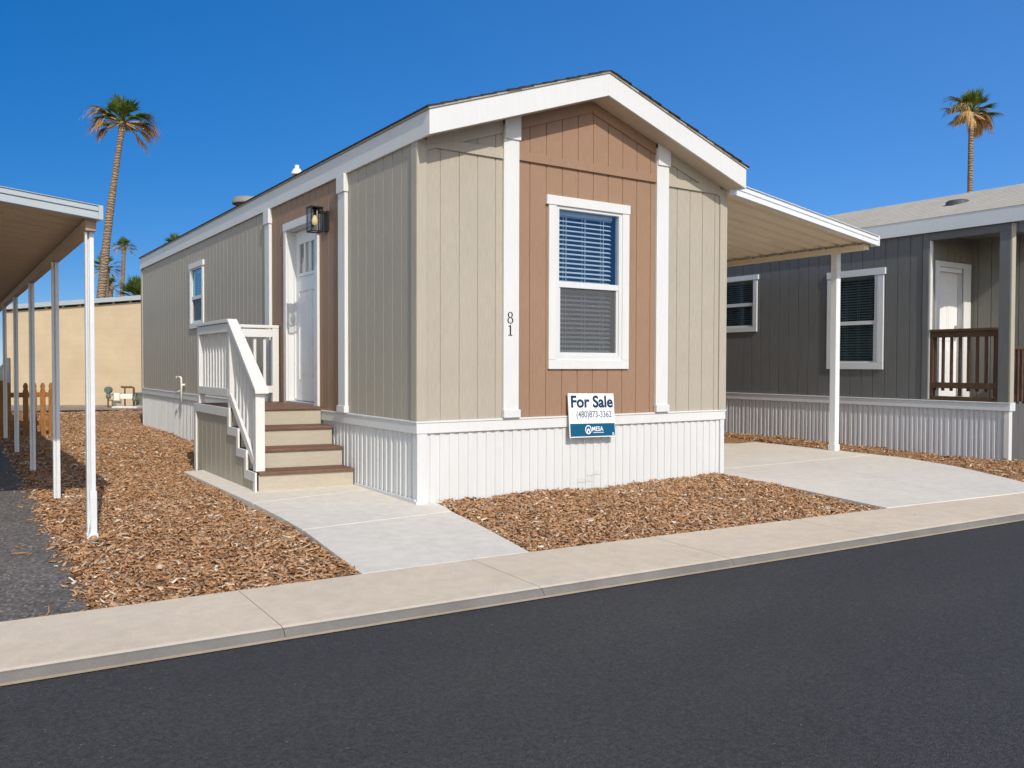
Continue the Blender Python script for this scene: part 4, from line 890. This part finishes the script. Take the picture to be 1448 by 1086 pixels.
mb = MB(); mb.box(.60, .76, 20.40, 20.58, .20, .43); mb.build('housing', 'pvc_white', um, .02); mb = MB(); mb.tube([(.58, 20.38, .18), (.78, 20.30, .18), (.78, 20.30, .42)], .022, 8); mb.tube([(.60, 20.38, .18), (.60, 20.38, -.03)], .02, 8); mb.build('pipe', 'meter_green', um); mb = MB(); mb.box(.66, .80, 20.36, 20.58, -.04, .155); mb.build('base', 'galv', um, .01)
bp = thing('backflow_preventer', (1.0, 20.2, 0), 'rusty pipe loop over a concrete pad behind the tan home', 'pipework')
mb = MB(); mb.tube([(.88, 20.26, .0), (.88, 20.26, .595)], .022, 10); mb.tube([(.79, 20.32, .62), (.82, 20.30, .605), (1.06, 20.14, .605), (1.10, 20.115, .58), (1.10, 20.115, .02)], .030, 10); mb.tube([(1.06, 20.08, .30), (1.22, 19.98, .21)], .03, 8); mb.build('pipe_loop', 'rusty_pipe', bp, smooth=True)
mb = MB(); mb.obox((.95, 20.24, .33), (.15, -.10, 0), (.06, .09, 0), (0, 0, .075)); mb.build('valve_cover', 'pvc_white', bp, .015)
mb = MB(); mb.obox((.93, 20.16, .0), (.30, -.20, 0), (.12, .18, 0), (0, 0, .05)); mb.build('pad', 'concrete', bp, .01)
mb = MB(); mb.lathe((1.11, 20.06, .19), [(.05, 0), (.075, .05), (.06, .12), (.02, .16)], 12); mb.build('valve', 'meter_green', bp)
gb = thing('utility_box', (1.4, 20.28, 0), 'dark green utility box by the rear corner of the tan home', 'utility box')
mb = MB(); mb.box(1.20, 1.60, 20.12, 20.45, -.03, .40); mb.build('cabinet', 'meter_green', gb, .015); mb = MB(); mb.box(1.18, 1.62, 20.10, 20.47, .4005, .44); mb.build('lid', 'meter_green', gb, .01)

# ================================================================== picket fence and grey bin
pf_ = thing('picket_fence', (-2.3, 10.9, 0), 'low brown wooden picket fence between carport posts', 'fence')
for z in (.20, .72): pbox('rail', 'fence_wood', pf_, (-4.6, -1.885, 10.93, 10.965, z-.045, z+.045), .004)
rg = random.Random(4)
for k in range(20):
    x = -1.935-.138*k; hgt = .955+rg.uniform(-.012, .012); w_ = .045; mb = MB()
    if k == 4: continue
    pp = [(x-w_, -.02), (x+w_, -.02), (x+w_, hgt-.15), (x+w_*.72, hgt-.12), (x+w_*.95, hgt-.07), (x+w_*.6, hgt-.02), (x, hgt), (x-w_*.6, hgt-.02), (x-w_*.95, hgt-.07), (x-w_*.72, hgt-.12), (x-w_, hgt-.15)]
    mb.prism([(q[0], 10.905, q[1]) for q in pp], (0, .022, 0)); mb.build('picket', 'fence_wood', pf_, .003)
pbox('fence_post', 'fence_wood', pf_, (-2.80, -2.69, 10.84, 10.90, -.03, .99), .006)
ub = thing('utility_pedestal', (-2.62, 11.5, 0), 'grey slant topped pedestal behind the picket fence', 'pedestal')
mb = MB(); mb.prism([(-2.80, 11.4, -.03), (-2.55, 11.4, -.03), (-2.55, 11.4, 1.40), (-2.62, 11.4, 1.40), (-2.80, 11.4, 1.02)], (0, .18, 0)); mb.build('housing', 'galv', ub, .02)

# ================================================================== PALMS
def palm(name, base, top, r0_, r1_, R_, ng, nd, seed, label, bend=.0, group='palm trees beyond the homes', leaflets=22, rough=1.0):
    rg = random.Random(seed); root = thing(name, base, label, 'palm tree', group)
    base, top = Vector(base), Vector(top); side_ = (top-base).cross(Vector((0, 1, 0))).normalized()
    pts, rad = [], []; n = 26
    for k in range(n+1):
        f = k/n; p = base.lerp(top, f) + side_*bend*math.sin(math.pi*f); pts.append(p)
        rad.append((r0_*(1-f)**1.2*.55 + r0_*.45 + (r1_-r0_*.45)*f)*(1+.05*rg.uniform(-1, 1)) + (.0 if f < .94 else (f-.94)/.06*r1_*.5))
    mb = MB(); mb.tube(pts, rad, 14); mb.build('trunk', 'palm_trunk', root, smooth=True)
    def frond(mb, az, el, L, droop, fan, nl, wid, tip):
        h_ = Vector((math.cos(az), math.sin(az), 0)); d0 = (h_*math.cos(el) + Vector((0, 0, 1))*math.sin(el)).normalized()
        q0 = top + d0*.05; q1 = q0 + d0*L*.45 + Vector((0, 0, -droop*.12*L))
        d1 = (q1-q0).normalized(); sd_ = d1.cross(Vector((0, 0, 1)))
        sd_ = sd_.normalized() if sd_.length > 1e-3 else Vector((1, 0, 0)); up = sd_.cross(d1)
        mb.bar(q0, q1, .035*R_, .02*R_)
        for i in range(nl):
            th_ = fan*(i/(nl-1)*2-1); ll = L*.62*(1-.25*abs(th_)/fan)*rg.uniform(.82, 1.1)
            dr = (d1*math.cos(th_) + sd_*math.sin(th_) + up*.18*math.cos(th_*1.5)).normalized()
            wv = dr.cross(up).normalized()*wid*R_
            p = q1.copy(); prev_ = None; dd = dr.copy()
            segs = 4
            for k in range(segs+1):
                f = k/segs; wk = wv*(.35+.65*math.sin(math.pi*min(1, .25+.75*f)) if f < .98 else .05)*(1-.5*f)
                cur = (p-wk, p+wk)
                if prev_: mb.quad(prev_[0], prev_[1], cur[1], cur[0])
                prev_ = cur; dd = (dd + Vector((0, 0, -1))*(tip*(.12+.5*f*f)) + Vector((rg.uniform(-1, 1), rg.uniform(-1, 1), 0))*.06*rough).normalized(); p = p + dd*ll/segs
    g = MB()
    for k in range(ng):
        f = (k+.5)/ng; el = R(84) - R(78)*f**1.1 + rg.uniform(-.14, .14); az = k*2.39996 + rg.uniform(-.3, .3)
        frond(g, az, el, R_*rg.uniform(.62, .92)*(.85+.15*f), .35+.6*f, R(50), leaflets, .034, .22+.5*f)
    g.build('crown', 'palm_green', root, fix=False)
    if nd:
        g = MB(); h = MB()
        for k in range(nd):
            f = (k+.5)/nd; el = R(40) - R(66)*f + rg.uniform(-.22, .22); az = k*2.39996*1.31 + rg.uniform(-.5, .5)
            frond(h if k < nd*.18 else g, az, el, R_*rg.uniform(.9, 1.3)*(1.0-.25*f), .65+.4*rg.random(), R(26), max(8, leaflets*2//3), .016, 1.9+1.6*rg.random())
        g.build('dead_fronds', 'palm_dead', root, fix=False); h.build('fading_fronds', 'palm_olive', root, fix=False)
    return root
palm('palm_tree', (2.10, 34.9, -.1), (3.24, 34.45, 12.05), .25, .115, 1.7, 26, 36, 11, 'tall leaning palm with ragged brown skirt behind the left carport', bend=.18)
palm('palm_tree', (38.40, 15.60, -.1), (38.65, 15.55, 13.75), .20, .105, 1.66, 20, 52, 23, 'tall straight palm with heavy golden dead fronds above the grey home roof', bend=-.12)
palm('palm_tree', (11.2, 85.5, -.1), (11.72, 85.4, 12.9), .30, .17, 1.5, 22, 16, 31, 'small distant palm on thin trunk beside the tall leaning palm', leaflets=14)
palm('palm_tree', (6.05, 58.9, -.1), (6.05, 58.9, 8.0), .35, .26, 1.5, 22, 14, 37, 'low palm crown with drooping brown tips half hidden behind the leaning trunk', leaflets=14)
palm('palm_tree', (8.0, 69.9, -.1), (8.0, 69.9, 7.6), .35, .26, 1.35, 20, 8, 41, 'lowest palm crown just over the roof edge right behind the leaning trunk', leaflets=14)
palm('palm_tree', (9.95, 68.5, -.1), (9.95, 68.5, 6.7), .4, .3, 2.7, 34, 0, 43, 'bushy green palm without dead fronds against the rear corner of the tan home', leaflets=16)
palm('palm_tree', (12.5, 66.8, -.1), (12.5, 66.8, 10.95), .35, .26, 1.5, 22, 10, 47, 'palm top peeking over the long roof edge of the tan home', leaflets=14)
